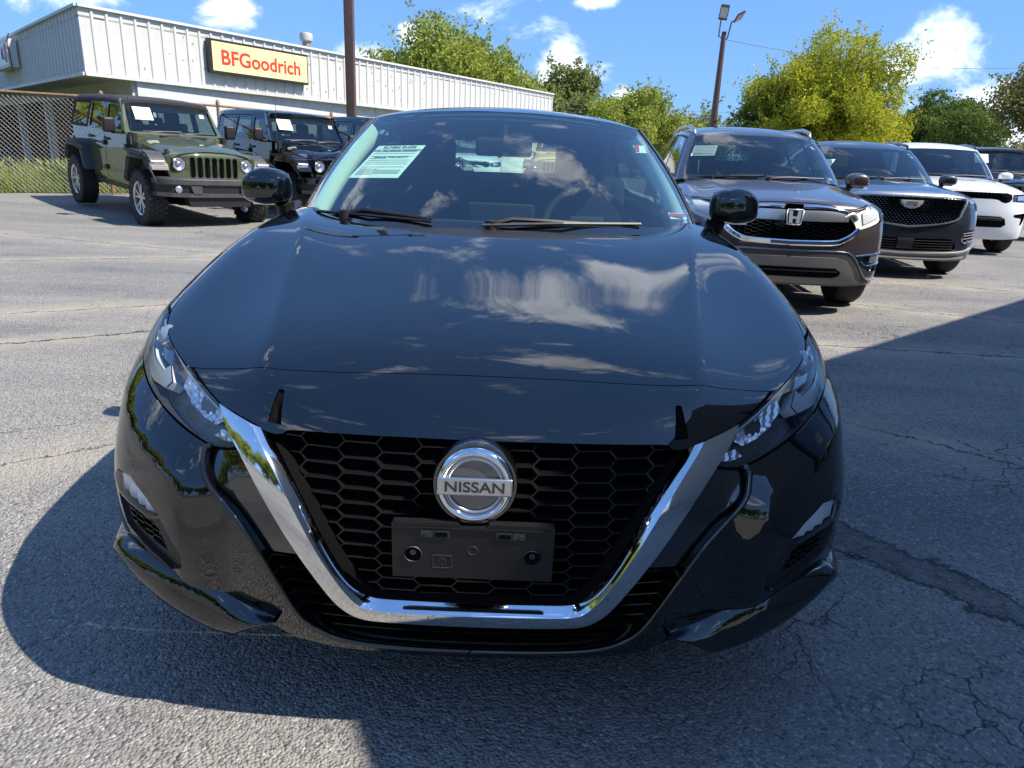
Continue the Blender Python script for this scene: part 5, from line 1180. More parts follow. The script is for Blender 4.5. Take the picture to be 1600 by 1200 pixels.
    rf = roof_patch(G, zf, .08); surf('roof', both(rf), P, root); surf('headliner', both(rf), M_trim, root, -.04)
    if c.get('rails'):
        for sx in (-1, 1):
            m_ = MB(); P_ = [(sx*x, y, float(zf(x, y))+h) for x, y, h in c['rails']]; m_.tube(P_, [.012]+[.022]*(len(P_)-2)+[.012], 8)
            m_.build('roof_rail', c.get('railmat', M_satin), root, smooth=True)
    mx, my, mz = c['mirror']; mh = c.get('mirror_half', (.11, .09, .085))
    for sx in (-1, 1): door_mirror(root, (sx*mx, my, mz), mh, c.get('mirror_mat', P), sx, (sx*(mx-.15), my+.03, mz-.09))
    zc = float(B.H(0, ycw)); x2 = base[3][0]
    for P_, bl in (([(-x2*.75, base[2][1]-.02, zc-.0), (-x2*.45, base[1][1]+.0, zc+.02), (-x2*.1, base[0][1]+.03, zc+.03)], [(-x2*.95, base[3][1]-.04, zc-.005), (-x2*.5, base[1][1]+.02, zc+.025), (-.02, base[0][1]+.05, zc+.035)]),
                   ([(.02, base[0][1]-.02, zc+.01), (x2*.3, base[1][1]-.02, zc+.03), (x2*.6, base[2][1]-.0, zc+.03)], [(.0, base[0][1]+.02, zc+.03), (x2*.4, base[1][1]+.02, zc+.03), (x2*.85, base[2][1]+.03, zc+.03)])):
        wiper(root, P_, bl)
    ub = MB(); ub.box((0, L/2, .36), (hw*1.5, L*.82, .2)); ub.box((0, .32, .52), (hw*1.1, .2, .45)); ub.build('underbody', M_under, root)
    for y in (ay, ry):
        for sx in (-1, 1): wheel(root, sx*(hw-.12), y, c['r'], .235, sx, M_tyre, c.get('rim', M_alloy), M_iron, c.get('spokes', 5))
    interior(root, w=base[4][0]-.12, y_dash=base[0][1]+.62, z_dash=zc-.02, y_seat=base[0][1]+1.45, z_seat=c['seat_z'], y_back=base[0][1]+2.25, zfloor=.5, zroof=float(zf(0, topxy[0][1])))
    for a in c.get('pages', ()):
        q = np.array([[a[0], a[1]]]); p = G.ev(q)[0]; n = G.norm(q)[0]; e = .01; ux = G.ev(q+[e, 0])[0]-p; uy = G.ev(q+[0, e])[0]-p
        sgn = a[5] if len(a) > 5 else -1
        if sgn < 0: p = p*MX; n = n*MX; ux = -(ux*MX); uy = uy*MX
        page(root, Vector(p-n*.02), Vector(ux), Vector(uy), a[2], a[3], a[4], False, name='price_sheet' if a[4] else 'sticker')
    for f_ in c.get('extra', ()): f_(root, B, G, zf)
    return root
M_silver = mat('silver badge', (.75, .76, .77), .3, .35)
M_ws2 = glass('dusty windscreen glass', (.50, .60, .58), 1.0, .01)
def bar(path, w, h, m_, name, both_=True, off_=.012):
    """raised moulding following (x, z) points on the nose"""
    def k(root, B, G=None, zf=None):
        p = B.from_front(crv(path, 30)); n = B.normal(p); d = np.gradient(p, axis=0); d /= np.linalg.norm(d, axis=1)[:, None]; s = np.cross(n, d)
        ww = np.interp(np.linspace(0, 1, 30), np.linspace(0, 1, len(w)), w)[:, None]/2 if isinstance(w, (list, tuple)) else w/2
        rows = [p-s*ww-n*.02, p-s*ww+n*(h*.6), p-s*ww*.6+n*h, p+s*ww*.6+n*h, p+s*ww+n*(h*.6), p+s*ww-n*.02]; V = np.vstack(rows); K = 30
        F = [(r*K+i, r*K+i+1, (r+1)*K+i+1, (r+1)*K+i) for r in range(5) for i in range(K-1)]+[tuple(r*K for r in range(6)), tuple(r*K+K-1 for r in reversed(range(6)))]
        mb = MB().add(V, F)
        if both_ == 'pair': mb.build(name, m_, root, auto=40); mb.flip().build(name, m_, root, auto=40)
        else: (mb.mirrored() if both_ else mb).build(name, m_, root, auto=40)
    return k
def mesh_fill(poly, px, pz, w, m_, th=.004, yo=.02, name='grille_mesh', depth=.02):
    def k(root, B, G=None, zf=None):
        yc = {}
        def ym(x, z):
            q = (round(abs(x), 2), round(z, 2))
            if q not in yc: yc[q] = float(B.from_front([(max(q[0], 1e-3), q[1])])[0, 1])
            return yc[q]
        P_ = np.array(poly, float)
        if P_[:, 0].min() <= .001: P_ = np.vstack([P_, (P_*[-1, 1])[::-1]])
        hexgrid(P_, px, pz, w, depth, ym, th, yo).build(name, m_, root)
    return k
def lampkids(*items):
    """(name, polygon, material, depth) pieces inside a lamp"""
    def k(part, fl, B):
        for nm, pl, m_, d in items:
            t = patch(sub(pl, .02), [], .03, lambda q: B.from_front(q), B.normal)['body']; t = off(t, d); t = flipx(t) if fl == 1 else t
            surf(nm, t, m_, part)
    return k

def crv_suv():
    paint = metallic('brown metallic paint', (.085, .068, .062), .55, .34); paint2 = M_satin
    hl = [(.44, .885), (.60, .925), (.76, .97), (.862, 1.005), (.888, .94), (.875, .86), (.80, .82), (.70, .785), (.60, .76), (.545, .75), (.52, .80), (.47, .85)]
    grille = [(0, .945), (.25, .94), (.43, .905), (.46, .86), (.52, .79), (.545, .745), (.50, .70), (.42, .655), (.34, .635), (0, .625)]
    fog = [(.575, .535), (.86, .560), (.865, .47), (.83, .40), (.74, .40), (.66, .44)]
    low = [(0, .435), (.40, .435), (.455, .40), (.44, .37), (.38, .355), (0, .355)]
    skid = [(0, .565), (.42, .565), (.52, .545), (.60, .47), (.70, .36), (.77, .30), (.62, .285), (.3, .28), (0, .28)]
    skin = [(0, .52), (.40, .52), (.49, .50), (.55, .43), (.60, .345), (.66, .31), (.55, .30), (0, .30)]
    zr = Spl([(1.8, 1.50), (1.98, 1.565), (2.2, 1.61), (2.6, 1.645), (3.1, 1.645), (3.7, 1.62), (4.3, 1.57)]); zf = lambda x, y: zr(y)-.10*x*x-.3*x**6
    base = [(0, 1.15, 1.10), (.3, 1.17, 1.10), (.55, 1.24, 1.095), (.68, 1.32, 1.09), (.79, 1.45, 1.07), (.84, 1.7, 1.06), (.86, 2.4, 1.07), (.86, 3.2, 1.10), (.84, 3.9, 1.13), (.78, 4.35, 1.15), (.5, 4.45, 1.15), (0, 4.5, 1.15)]
    top = [(0, 1.93), (.25, 1.94), (.45, 1.96), (.55, 1.99), (.625, 2.05), (.65, 2.2), (.66, 2.7), (.66, 3.3), (.65, 3.8), (.62, 4.12), (.4, 4.18), (0, 4.2)]
    cuts = [('windscreen', [(-.01, .02), (3.62, .02), (3.55, .96), (-.01, .96)]), ('windscreen_border', [(-.01, 0), (3.66, 0), (3.62, .08), (2, .06), (-.01, .05)]), ('window_frame', [(4.5, .05), (4.6, .93), (9, .9), (9.2, .08)]),
            ('side_window', [(4.75, .12), (4.85, .86), (6.0, .88), (6.0, .12)]), ('side_window', [(6.12, .12), (6.12, .88), (7.2, .86), (7.2, .12)]), ('side_window', [(7.35, .15), (7.35, .84), (8.4, .75), (8.6, .3)]), ('rear_window', [(9.9, .3), (9.9, .9), (11.01, .9), (11.01, .3)])]
    def logo(root, B, G, zf_):
        y = float(B.from_front([(.001, .845)])[0, 1])-.03; e = node('badge', root, (0, y, .840)); m_ = MB()
        m_.prism([(-.068, .052), (-.058, .060), (.058, .060), (.068, .052), (.055, -.052), (.045, -.060), (-.045, -.060), (-.055, -.052)], 0, .02, 'y'); m_.build('badge_back', M_plastic, e)
        r_ = MB(); out = [(-.068, .052), (-.058, .060), (.058, .060), (.068, .052), (.055, -.052), (.045, -.060), (-.045, -.060), (-.055, -.052)]
        for a, b in zip(out, out[1:]+out[:1]): r_.tube([(a[0], -.002, a[1]), (b[0], -.002, b[1])], .0055, 6)
        r_.build('badge_rim', M_silver, e, smooth=True)
        h = MB()
        for s_ in (-1, 1): h.prism([(s_*.052, .052), (s_*.022, .052), (s_*.013, -.050), (s_*.042, -.050)], -.008, .004, 'y')
        h.prism([(-.021, .004), (.021, .004), (.019, -.014), (-.019, -.014)], -.0075, .004, 'y'); h.build('badge_letter', M_silver, e)
    c = dict(L=4.56, w=1.82, paint=paint, hood=[(-.1, .80), (0, .88), (.08, .945), (.2, .985), (.5, 1.035), (.9, 1.085), (1.2, 1.115), (1.6, 1.10), (3, 1.12), (4.3, 1.16), (4.6, 1.1)],
             plan=[(0, 0), (.2, .004), (.4, .03), (.6, .085), (.75, .17), (.85, .30), (.91, .50), (1., .9)], prof=[(.2, .12), (.30, .05), (.45, .01), (.6, .0), (.75, .01), (.85, .03), (.95, .06), (1.1, .16)],
             crease=(.42, .12, .10, .01), hood_front=[(0, .10), (.25, .115), (.43, .155)], hood_edge=[(.43, .155), (.60, .25), (.76, .44), (.82, .62), (.83, .9), (.80, 1.2), (.795, 1.42)],
             hood_gap=[(.001, .953), (.25, .948), (.43, .912), (.60, .935), (.76, .978), (.86, 1.01)], hood_rear=[(.795, 1.42), (.66, 1.22), (.4, 1.08), (0, 1.04)], cowl_y=1.1,
             belt=[(.84, 1.7), (.86, 2.4), (.86, 3.2), (.84, 3.9), (.78, 4.35), (.5, 4.45), (0, 4.5)], axle=.90, wb=2.62, arch=.40, r=.35, fend=.72, clad=True, glass=dict(base=base, top=top, zf=zf, cuts=cuts), seat_z=1.22,
             rails=[(.60, 2.02, .0), (.61, 2.12, .04), (.62, 2.4, .045), (.62, 3.2, .045), (.61, 3.9, .04), (.60, 4.02, 0)], mirror=(.99, 1.55, 1.12), pages=[(2.3, .62, .24, .20, True), (3.2, .80, .05, .05, False, 1), (3.35, .12, .08, .04, False, 1)],
             feat=[dict(name='skid_plate', poly=skid, mat=mat('grey lower cladding', (.06, .058, .055), .5), off=.008, ret=1), dict(name='skid_inner', id='skid_inner', poly=skin, mat=mat('silver bumper face', (.21, .20, .185), .42, .3), off=.022, ret=1, cut=False),
                   dict(name='lower_intake', poly=low, mat=M_dark, off=.026, cut=False, ret=1),
                   dict(name='grille', poly=grille, mat=M_dark, off=-.05, ret=1, emat=M_gloss),
                   dict(name='headlight', poly=hl, mat=M_lens, pair=True, off=.004, kids=[lampkids(('lamp_housing', hl, mat('hazed lamp housing', (.85, .86, .74), .5), -.03), ('lamp_reflector', [(.60, .90), (.80, .965), (.79, .86), (.62, .80)], M_guide, -.02), ('turn_lamp', [(.83, .97), (.868, .96), (.86, .87), (.82, .86)], M_guide, -.015))]),
                   dict(name='fog_lamp', poly=fog, mat=M_gloss, pair=True, off=-.03, ret=1, kids=[lampkids(('fog_lens', [(.72, .535), (.84, .545), (.845, .485), (.72, .475)], M_reflector, .0))])],
             extra=[logo, bar([(0.075, .925), (.25, .922), (.40, .90), (.45, .885)], .03, .012, M_chrome, 'chrome_bar', 'pair'), bar([(.072, .853), (.30, .853), (.46, .848)], [.088, .088, .07], .006, M_satin, 'grille_bar', 'pair'), bar([(.0, .632), (.34, .642), (.43, .665), (.50, .705), (.555, .755)], .044, .020, M_chrome, 'chrome_bar'),
                    bar([(.43, .845), (.50, .875), (.54, .83)], .03, .008, M_satin, 'grille_bar', 'pair'), mesh_fill([(0, .80), (.46, .80), (.50, .76), (.46, .69), (.38, .655), (0, .645)], .05, .03, .030, M_gloss, .006, .02), bar([(.57, .535), (.865, .563)], .014, .008, M_chrome, 'fog_trim', 'pair'), bar([(.62, .50), (.70, .455), (.86, .475)], .012, .008, M_chrome, 'fog_trim', 'pair'),
                    bar([(0, .405), (.42, .405)], .008, .03, M_plastic, 'intake_bar'), bar([(0, .57), (.42, .57), (.53, .545), (.62, .45), (.72, .34), (.86, .33)], .014, .012, M_satin, 'bumper_moulding')])
    return build_suv('brown metallic crossover with chrome winged grille, nearest in the row on the right', (2.385, 4.815, 0), R(-5.4), c)

def xt5_suv():
    paint = metallic('dark slate paint', (.010, .012, .019), .08, .4)
    grille = [(0, .985), (.35, .978), (.60, .955), (.645, .93), (.60, .80), (.56, .735), (.42, .69), (.2, .655), (0, .635)]
    hl = [(.665, .985), (.76, 1.01), (.86, 1.02), (.905, .96), (.90, .84), (.84, .83), (.74, .85), (.70, .87)]
    vert = [(.80, .82), (.905, .83), (.91, .50), (.86, .50), (.84, .66)]
    side = [(.655, .56), (.66, .50), (.72, .47), (.83, .50), (.835, .62), (.70, .59)]
    low = [(0, .49), (.50, .50), (.56, .48), (.60, .40), (.56, .36), (0, .345)]
    zr = Spl([(1.9, 1.50), (2.08, 1.565), (2.3, 1.615), (2.7, 1.65), (3.2, 1.65), (3.8, 1.62), (4.4, 1.56)]); zf = lambda x, y: zr(y)-.09*x*x-.3*x**6
    base = [(0, 1.22, 1.11), (.3, 1.24, 1.11), (.57, 1.33, 1.105), (.71, 1.43, 1.10), (.81, 1.56, 1.08), (.86, 1.8, 1.07), (.88, 2.5, 1.08), (.88, 3.3, 1.12), (.86, 4.0, 1.15), (.80, 4.5, 1.17), (.5, 4.62, 1.17), (0, 4.66, 1.17)]
    top = [(0, 2.02), (.25, 2.03), (.46, 2.06), (.56, 2.10), (.635, 2.17), (.655, 2.35), (.665, 2.8), (.66, 3.4), (.65, 3.9), (.62, 4.2), (.4, 4.3), (0, 4.34)]
    cuts = [('windscreen', [(-.01, .02), (3.62, .02), (3.55, .96), (-.01, .96)]), ('windscreen_border', [(-.01, 0), (3.66, 0), (3.62, .08), (2, .06), (-.01, .05)]), ('window_frame', [(4.5, .05), (4.6, .93), (9, .9), (9.2, .08)]), ('side_window', [(4.75, .12), (4.85, .86), (6.0, .88), (6.0, .12)]), ('side_window', [(6.12, .12), (6.12, .88), (7.2, .86), (7.2, .12)]), ('rear_window', [(9.9, .3), (9.9, .9), (11.01, .9), (11.01, .3)])]
    def emblem(root, B, G, zf_):
        y = float(B.from_front([(.001, .88)])[0, 1])-.025; e = node('badge', root, (0, y, .88))
        s1 = [(-.125, .045), (.125, .045), (.115, .012), (.080, -.026), (.045, -.042), (0, -.050), (-.045, -.042), (-.080, -.026), (-.115, .012)]
        MB().prism(s1, 0, .02, 'y').build('badge_rim', M_silver, e); s2 = [(x*.84, z*.80+.002) for x, z in s1]; MB().prism(s2, -.004, .01, 'y').build('badge_shield', M_silver, e)
        q = MB()
        for k in range(-4, 5): q.box((k*.014, -.006, .012), (.004, .004, .05))
        q.build('badge_bars', mat('shield gold', (.5, .36, .12), .3, .9), e)
        q = MB(); q.box((.03, -.007, -.012), (.030, .003, .014)); q.build('badge_field', mat('shield red', (.35, .04, .03), .3), e)
    def dots(root, B, G, zf_):
        q = MB(); P_ = np.array([(x, .655+r*.024) for r in range(13) for x in np.arange(-.60+(r % 2)*.022, .6, .044)]); gp = np.array(grille); gp = np.vstack([gp, (gp*[-1, 1])[::-1]])*[.97, 1]
        P_ = P_[inside(P_, gp)]; S3 = B.from_front(np.abs(P_)*[1, 1]+[1e-3, 0]); S3[:, 0] *= np.sign(P_[:, 0])
        for p in S3: q.box((p[0], p[1]+.004, p[2]), (.017, .008, .011))
        props(q.build('grille_studs', M_chrome, root), kind='stuff')
    c = dict(L=4.81, w=1.90, paint=paint, hood=[(-.1, .84), (0, .92), (.07, .985), (.2, 1.02), (.5, 1.065), (.9, 1.105), (1.25, 1.13), (1.7, 1.11), (3, 1.14), (4.3, 1.18), (4.8, 1.12)],
             plan=[(0, 0), (.2, .004), (.4, .022), (.6, .065), (.78, .16), (.88, .29), (.94, .46), (1.03, .9)], prof=[(.18, .10), (.28, .04), (.45, .0), (.6, .0), (.75, .015), (.9, .04), (1., .07), (1.1, .14)],
             crease=(.36, .18, .08, .008), hood_front=[(0, .10), (.30, .115), (.62, .19)], hood_edge=[(.62, .19), (.76, .33), (.86, .58), (.86, .9), (.83, 1.2), (.81, 1.53)],
             hood_gap=[(.001, .993), (.35, .986), (.62, .975), (.76, 1.015), (.87, 1.03)], hood_rear=[(.81, 1.53), (.68, 1.32), (.4, 1.16), (0, 1.11)], cowl_y=1.15,
             belt=[(.86, 1.8), (.88, 2.5), (.88, 3.3), (.86, 4.0), (.80, 4.5), (.5, 4.62), (0, 4.66)], axle=.93, wb=2.857, arch=.41, r=.37, fend=.76, clad=True, glass=dict(base=base, top=top, zf=zf, cuts=cuts), seat_z=1.22,
             rails=[(.61, 2.15, .0), (.62, 2.25, .03), (.63, 2.6, .035), (.63, 3.4, .035), (.62, 4.0, .03), (.61, 4.1, 0)], railmat=M_gloss, mirror=(1.02, 1.68, 1.14), pages=[(2.9, .45, .28, .22, True), (3.0, .88, .05, .03, False, 1), (3.2, .80, .05, .05, False, 1)], zb=[.23, .23, .26, .25, .25],
             feat=[dict(name='grille', poly=grille, mat=M_dark, off=-.03, ret=1, emat=M_gloss), dict(name='headlight', poly=hl, mat=M_lens, pair=True, off=.003, kids=[lampkids(('lamp_housing', hl, M_lampin, -.03), ('lamp_reflector', [(.72, .97), (.85, .99), (.87, .93), (.74, .91)], M_reflector, -.018))]),
                   dict(name='running_lamp', poly=vert, mat=M_reflector, pair=True, off=-.004), dict(name='corner_vent', poly=side, mat=M_dark, pair=True, off=-.02), dict(name='lower_intake', poly=low, mat=M_dark, off=-.03, ret=1, emat=M_gloss)],
             extra=[emblem, dots, mesh_fill(grille, .044, .024, .026, M_gloss, .005, .012), bar([(0, .995), (.35, .987), (.62, .962), (.655, .935), (.60, .80), (.565, .73), (.42, .68), (.2, .645), (0, .625)], [.075, .06, .025, .016, .024], .016, M_satin, 'chrome_surround'),
                    bar([(.655, .57), (.66, .49), (.72, .46), (.83, .49)], .014, .008, M_chrome, 'vent_trim', 'pair')]+[bar([(.67, z), (.83, z+.02)], .010, .006, M_satin, 'slat', 'pair') for z in (.50, .535, .565)]+
                   [bar([(.0, z), (.56, z+.006)], .007, .008, M_alloyd, 'slat') for z in (.375, .405, .435, .465)]+[bar([(0, .325), (.5, .335), (.75, .36), (.88, .42)], .03, .014, M_satin, 'bumper_moulding'), bar([(0, .262), (.5, .27), (.74, .285)], .03, .016, M_satin, 'bumper_moulding'), bar([(0, .43), (.09, .43)], .12, .02, M_plastic, 'plate_bracket')])
    return build_suv('dark slate SUV with studded mesh grille, between the brown and the white SUV', (4.72, 7.35, 0), R(-7.8), c)

def durango_suv():
    paint = mat('white paint', (.80, .81, .80), .4, coat=1, coat_r=.03)
    grille = [(0, .985), (.50, .985), (.58, .965), (.595, .90), (.56, .85), (.50, .83), (.44, .84), (.38, .875), (.30, .885), (0, .885)]
    hl = [(.60, .965), (.75, .975), (.90, .985), (.925, .95), (.90, .865), (.80, .845), (.60, .855)]
    low = [(0, .63), (.46, .625), (.53, .59), (.56, .50), (.50, .455), (0, .45)]
    slot = [(.66, .66), (.86, .69), (.86, .60), (.82, .50), (.79, .50), (.79, .60), (.66, .62)]
    zr = Spl([(1.9, 1.62), (2.10, 1.70), (2.4, 1.76), (2.8, 1.79), (3.4, 1.79), (4.0, 1.76), (4.8, 1.68)]); zf = lambda x, y: zr(y)-.09*x*x-.25*x**6
    base = [(0, 1.28, 1.19), (.3, 1.30, 1.19), (.60, 1.38, 1.185), (.73, 1.47, 1.18), (.83, 1.60, 1.16), (.87, 1.85, 1.15), (.89, 2.6, 1.16), (.89, 3.5, 1.18), (.87, 4.3, 1.20), (.82, 4.85, 1.22), (.5, 4.95, 1.22), (0, 4.98, 1.22)]
    top = [(0, 2.06), (.25, 2.07), (.48, 2.10), (.59, 2.14), (.665, 2.21), (.69, 2.4), (.70, 2.9), (.70, 3.5), (.69, 4.1), (.66, 4.5), (.4, 4.62), (0, 4.66)]
    cuts = [('windscreen', [(-.01, .02), (3.62, .02), (3.55, .96), (-.01, .96)]), ('windscreen_border', [(-.01, 0), (3.66, 0), (3.62, .08), (2, .06), (-.01, .05)]), ('window_frame', [(4.5, .05), (4.6, .93), (9, .9), (9.2, .08)]), ('side_window', [(4.75, .12), (4.85, .86), (6.0, .88), (6.0, .12)]), ('side_window', [(6.12, .12), (6.12, .88), (7.2, .86), (7.2, .12)]), ('rear_window', [(9.9, .3), (9.9, .9), (11.01, .9), (11.01, .3)])]
    c = dict(L=5.10, w=1.925, paint=paint, hood=[(-.1, .86), (0, .95), (.07, 1.01), (.2, 1.06), (.5, 1.12), (.9, 1.17), (1.3, 1.20), (1.8, 1.19), (3, 1.21), (4.5, 1.24), (5.1, 1.2)],
             plan=[(0, 0), (.3, .008), (.5, .03), (.7, .085), (.82, .15), (.9, .26), (.95, .42), (1.05, .9)], prof=[(.18, .10), (.28, .04), (.45, .0), (.7, .0), (.85, .02), (1., .05), (1.15, .14)],
             crease=(.38, .15, .06, .01), hood_front=[(0, .09), (.30, .10), (.58, .14)], hood_edge=[(.58, .14), (.76, .24), (.87, .45), (.89, .8), (.86, 1.2), (.83, 1.57)],
             hood_gap=[(.001, 1.0), (.35, 1.0), (.58, .985), (.76, .992), (.91, 1.0)], hood_rear=[(.83, 1.57), (.70, 1.40), (.4, 1.24), (0, 1.19)], cowl_y=1.22, hood_regs=[('hood_scoop', sub([(.0, .74), (.0, .70), (.20, .71), (.26, .74), (.2, .765)], .02))],
             belt=[(.87, 1.85), (.89, 2.6), (.89, 3.5), (.87, 4.3), (.82, 4.85), (.5, 4.95), (0, 4.98)], axle=.93, wb=3.04, arch=.43, r=.39, fend=.78, glass=dict(base=base, top=top, zf=zf, cuts=cuts), seat_z=1.32,
             rails=[(.64, 2.2, 0), (.65, 2.3, .03), (.66, 2.8, .035), (.66, 3.8, .035), (.65, 4.3, .03), (.64, 4.4, 0)], railmat=M_gloss, mirror=(1.04, 1.72, 1.22), mirror_mat=paint, pages=[(2.9, .88, .05, .03, False, 1), (3.1, .80, .05, .05, False, 1), (3.3, .1, .05, .03, False, 1)], zb=[.26, .26, .30, .28, .28],
             rim=M_alloyd, feat=[dict(name='grille', poly=grille, mat=M_dark, off=-.03, ret=1, emat=M_gloss), dict(name='headlight', poly=hl, mat=M_lens, pair=True, off=.003, kids=[lampkids(('lamp_housing', hl, M_lampin, -.03), ('lamp_reflector', [(.70, .95), (.84, .955), (.85, .89), (.70, .88)], M_reflector, -.018))]),
                   dict(name='lower_intake', poly=low, mat=M_dark, off=-.04, ret=1, emat=M_plastic), dict(name='corner_vent', poly=slot, mat=M_dark, pair=True, off=-.03, ret=1)],
             extra=[mesh_fill(grille, .06, .03, .034, M_gloss, .009, .008), mesh_fill([(0, .54), (.53, .54), (.54, .50), (.49, .465), (0, .46)], .055, .03, .032, M_plastic, .008, .02), bar([(0, .585), (.50, .58)], .05, .012, M_plastic, 'intake_bar')])
    return build_suv('white SUV with slim black grille and hood scoop, third in the row on the right', (7.33, 10.42, 0), R(-12.5), c)
crv_suv(); xt5_suv(); white_suv = durango_suv()
# ---------------------------------------------------------------- boxy off-roaders
def build_offroader(label, loc, yaw, tilt, paint, soft, flare_m=None, page_=True, decal=False):
    root = thing('off_roader', label, 'car', loc, yaw, tilt=tilt, group=None)
    roofm = mat('soft top fabric', (.030, .032, .036), .9, var=.2, vscale=20) if soft else paint
    fm = flare_m or M_plastic2
    # grille panel with seven upright slots
    gp = [(-.60, .70), (.60, .70), (.655, .80), (.68, .95), (.665, 1.05), (.60, 1.125), (-.60, 1.125), (-.665, 1.05), (-.68, .95), (-.655, .80)]
    f = lambda q: np.column_stack([q[:, 0], .25+.07*(q[:, 0]/.68)**2-.06*(q[:, 1]-.9)*0+np.clip(q[:, 1]-1.06, 0, 1)**2*8, q[:, 1]])
    def slotp(x): w = .040; return [(x-w, .79), (x-w*.6, .765), (x+w*.6, .765), (x+w, .79), (x+w, 1.03), (x+w*.5, 1.055), (x-w*.5, 1.055), (x-w, 1.03)]
    regs = [('slot', sub(slotp(k*.108), .03)) for k in range(-3, 4)]
    regs += [('lamp_hole', np.array([(sx*.515+.098*math.cos(a), .955+.098*math.sin(a)) for a in np.linspace(0, 2*math.pi, 28)[:-1]])) for sx in (-1, 1)]
    t = flat_patch(gp, regs, .05, f)
    g = surf('grille_panel', t['body'], paint, root)
    for k in range(-3, 4):
        q = f(sub(slotp(k*.108), .03)); V, F = ribbon(q, np.array([0, 0, 0]), np.array([0, .05, 0]), True); MB().add(V, F).build('slot', paint, g)
    MB().box((0, .34, .92), (.80, .01, .36)).build('grille_insert', M_plastic, g)
    e = f(sub(gp, .05)); V, F = ribbon(e, np.zeros(3), np.array([0, .12, 0]), True); MB().add(V, F).build('edge', paint, g)
    for sx in (-1, 1):
        c = (sx*.515, .285, .955); h = MB(); h.lathe([(.095, -.004), (.100, -.014), (.104, .0), (.104, .06)], c, 'y', 32); o = h.build('headlight', M_plastic, root, auto=40)
        h = MB(); h.lathe([(.001, .035), (.04, .030), (.07, .015), (.092, -.004)], c, 'y', 28); V_ = h.build('lamp_reflector', M_reflector, o)
        h = MB(); h.lathe([(.001, -.012), (.05, -.009), (.08, -.003), (.094, .003)], c, 'y', 28); h.build('lamp_lens', M_lens, o, smooth=True)
        h = MB(); h.lathe([(.001, -.002), (.03, .0), (.034, .02)], c, 'y', 20); h.build('lamp_bulb', M_alloy, o, smooth=True)
    # hood
    ys = [.27, .34, .5, .8, 1.1, 1.35, 1.5]; zs = [1.115, 1.145, 1.175, 1.215, 1.25, 1.275, 1.285]; ws = [.60, .625, .645, .665, .685, .70, .705]; V = []; K = 17
    for y, z, w in zip(ys, zs, ws):
        for i in range(K):
            u = -1+2*i/(K-1); a = abs(u); s_ = math.copysign(1, u) if u else 0
            pr = [(0, .022), (.30, .020), (.42, .006), (.60, 0), (.80, -.020), (.93, -.05), (1.0, -.09)]
            x = a if a < .9 else a; zz = np.interp(a, [p[0] for p in pr], [p[1] for p in pr]); V.append((s_*w*a, y, z+zz))
        V[-1] = (w, y, V[-1][2]); 
    rows = []
    for r_, (y, z, w) in enumerate(zip(ys, zs, ws)):
        row = V[r_*K:(r_+1)*K]; rows.append([(-w-.005, y, z-.24)]+row+[(w+.005, y, z-.24)])
    V = [p for r_ in rows for p in r_]; K2 = K+2; F = [(r_*K2+i, r_*K2+i+1, (r_+1)*K2+i+1, (r_+1)*K2+i) for r_ in range(len(ys)-1) for i in range(K2-1)]
    hd = MB().add(V, F).build('hood', paint, root, auto=30)
    for sx in (-1, 1):
        l = MB(); l.box((sx*.635, .42, 1.09), (.03, .05, .11), bev=.008); l.box((sx*.625, .42, 1.14), (.05, .03, .02), bev=.005); l.build('hood_latch', M_plastic, root)
    v = MB(); v.box((-.3, 1.33, 1.29), (.12, .05, .02), bev=.006); v.build('washer_jet', M_plastic, hd); v = MB(); v.box((.25, 1.30, 1.29), (.22, .06, .02), bev=.006); v.build('hood_vent', M_plastic, hd)
    if decal:
        for sx in (-1, 1): text('lettering', 'RUBICON', .085, mat('decal red', (.22, .03, .03), .5), hd, (sx*.712, .95, 1.10), (R(90), 0, R(90*sx)), .001, .001, 1.5)
    # tub
    arcr = [(3.81+math.cos(a)*.47, .42+math.sin(a)*.47) for a in np.linspace(math.pi-.25, .25, 14)]
    t = MB(); t.prism([(1.46, .50), (1.46, 1.27), (1.58, 1.30), (4.30, 1.30), (4.32, .60), (4.27, .55)]+[p for p in reversed(arcr)]+[(3.2, .48)], -.735, .735, 'x'); 
    tub = t.build('body_tub', paint, root)
    k = MB(); k.prism([(1.0, .62), (1.02, 1.04), (1.46, 1.10), (1.50, 1.27), (1.50, .50), (1.38, .50), (1.30, .62)], -.715, .715, 'x'); k.build('cowl', paint, root)
    lp = lambda y0, y1, a=None: None
    sgnx = lambda z, s: s*(.765-max(0, z-1.30)*.20)
    tint = M_tint
    doors = [('door', [(1.60, .56), (1.60, 1.30), (2.56, 1.30), (2.56, .56)], [(1.64, 1.30), (1.92, 1.74), (2.56, 1.745), (2.56, 1.30)], [(1.80, 1.335), (2.00, 1.69), (2.49, 1.70), (2.49, 1.335)]),
             ('rear_door', [(2.58, .56), (2.58, 1.30), (3.40, 1.30), (3.40, .93), (3.28, .74), (3.22, .56)], [(2.58, 1.30), (2.58, 1.745), (3.33, 1.745), (3.40, 1.30)], [(2.65, 1.335), (2.65, 1.70), (3.26, 1.70), (3.31, 1.335)])]
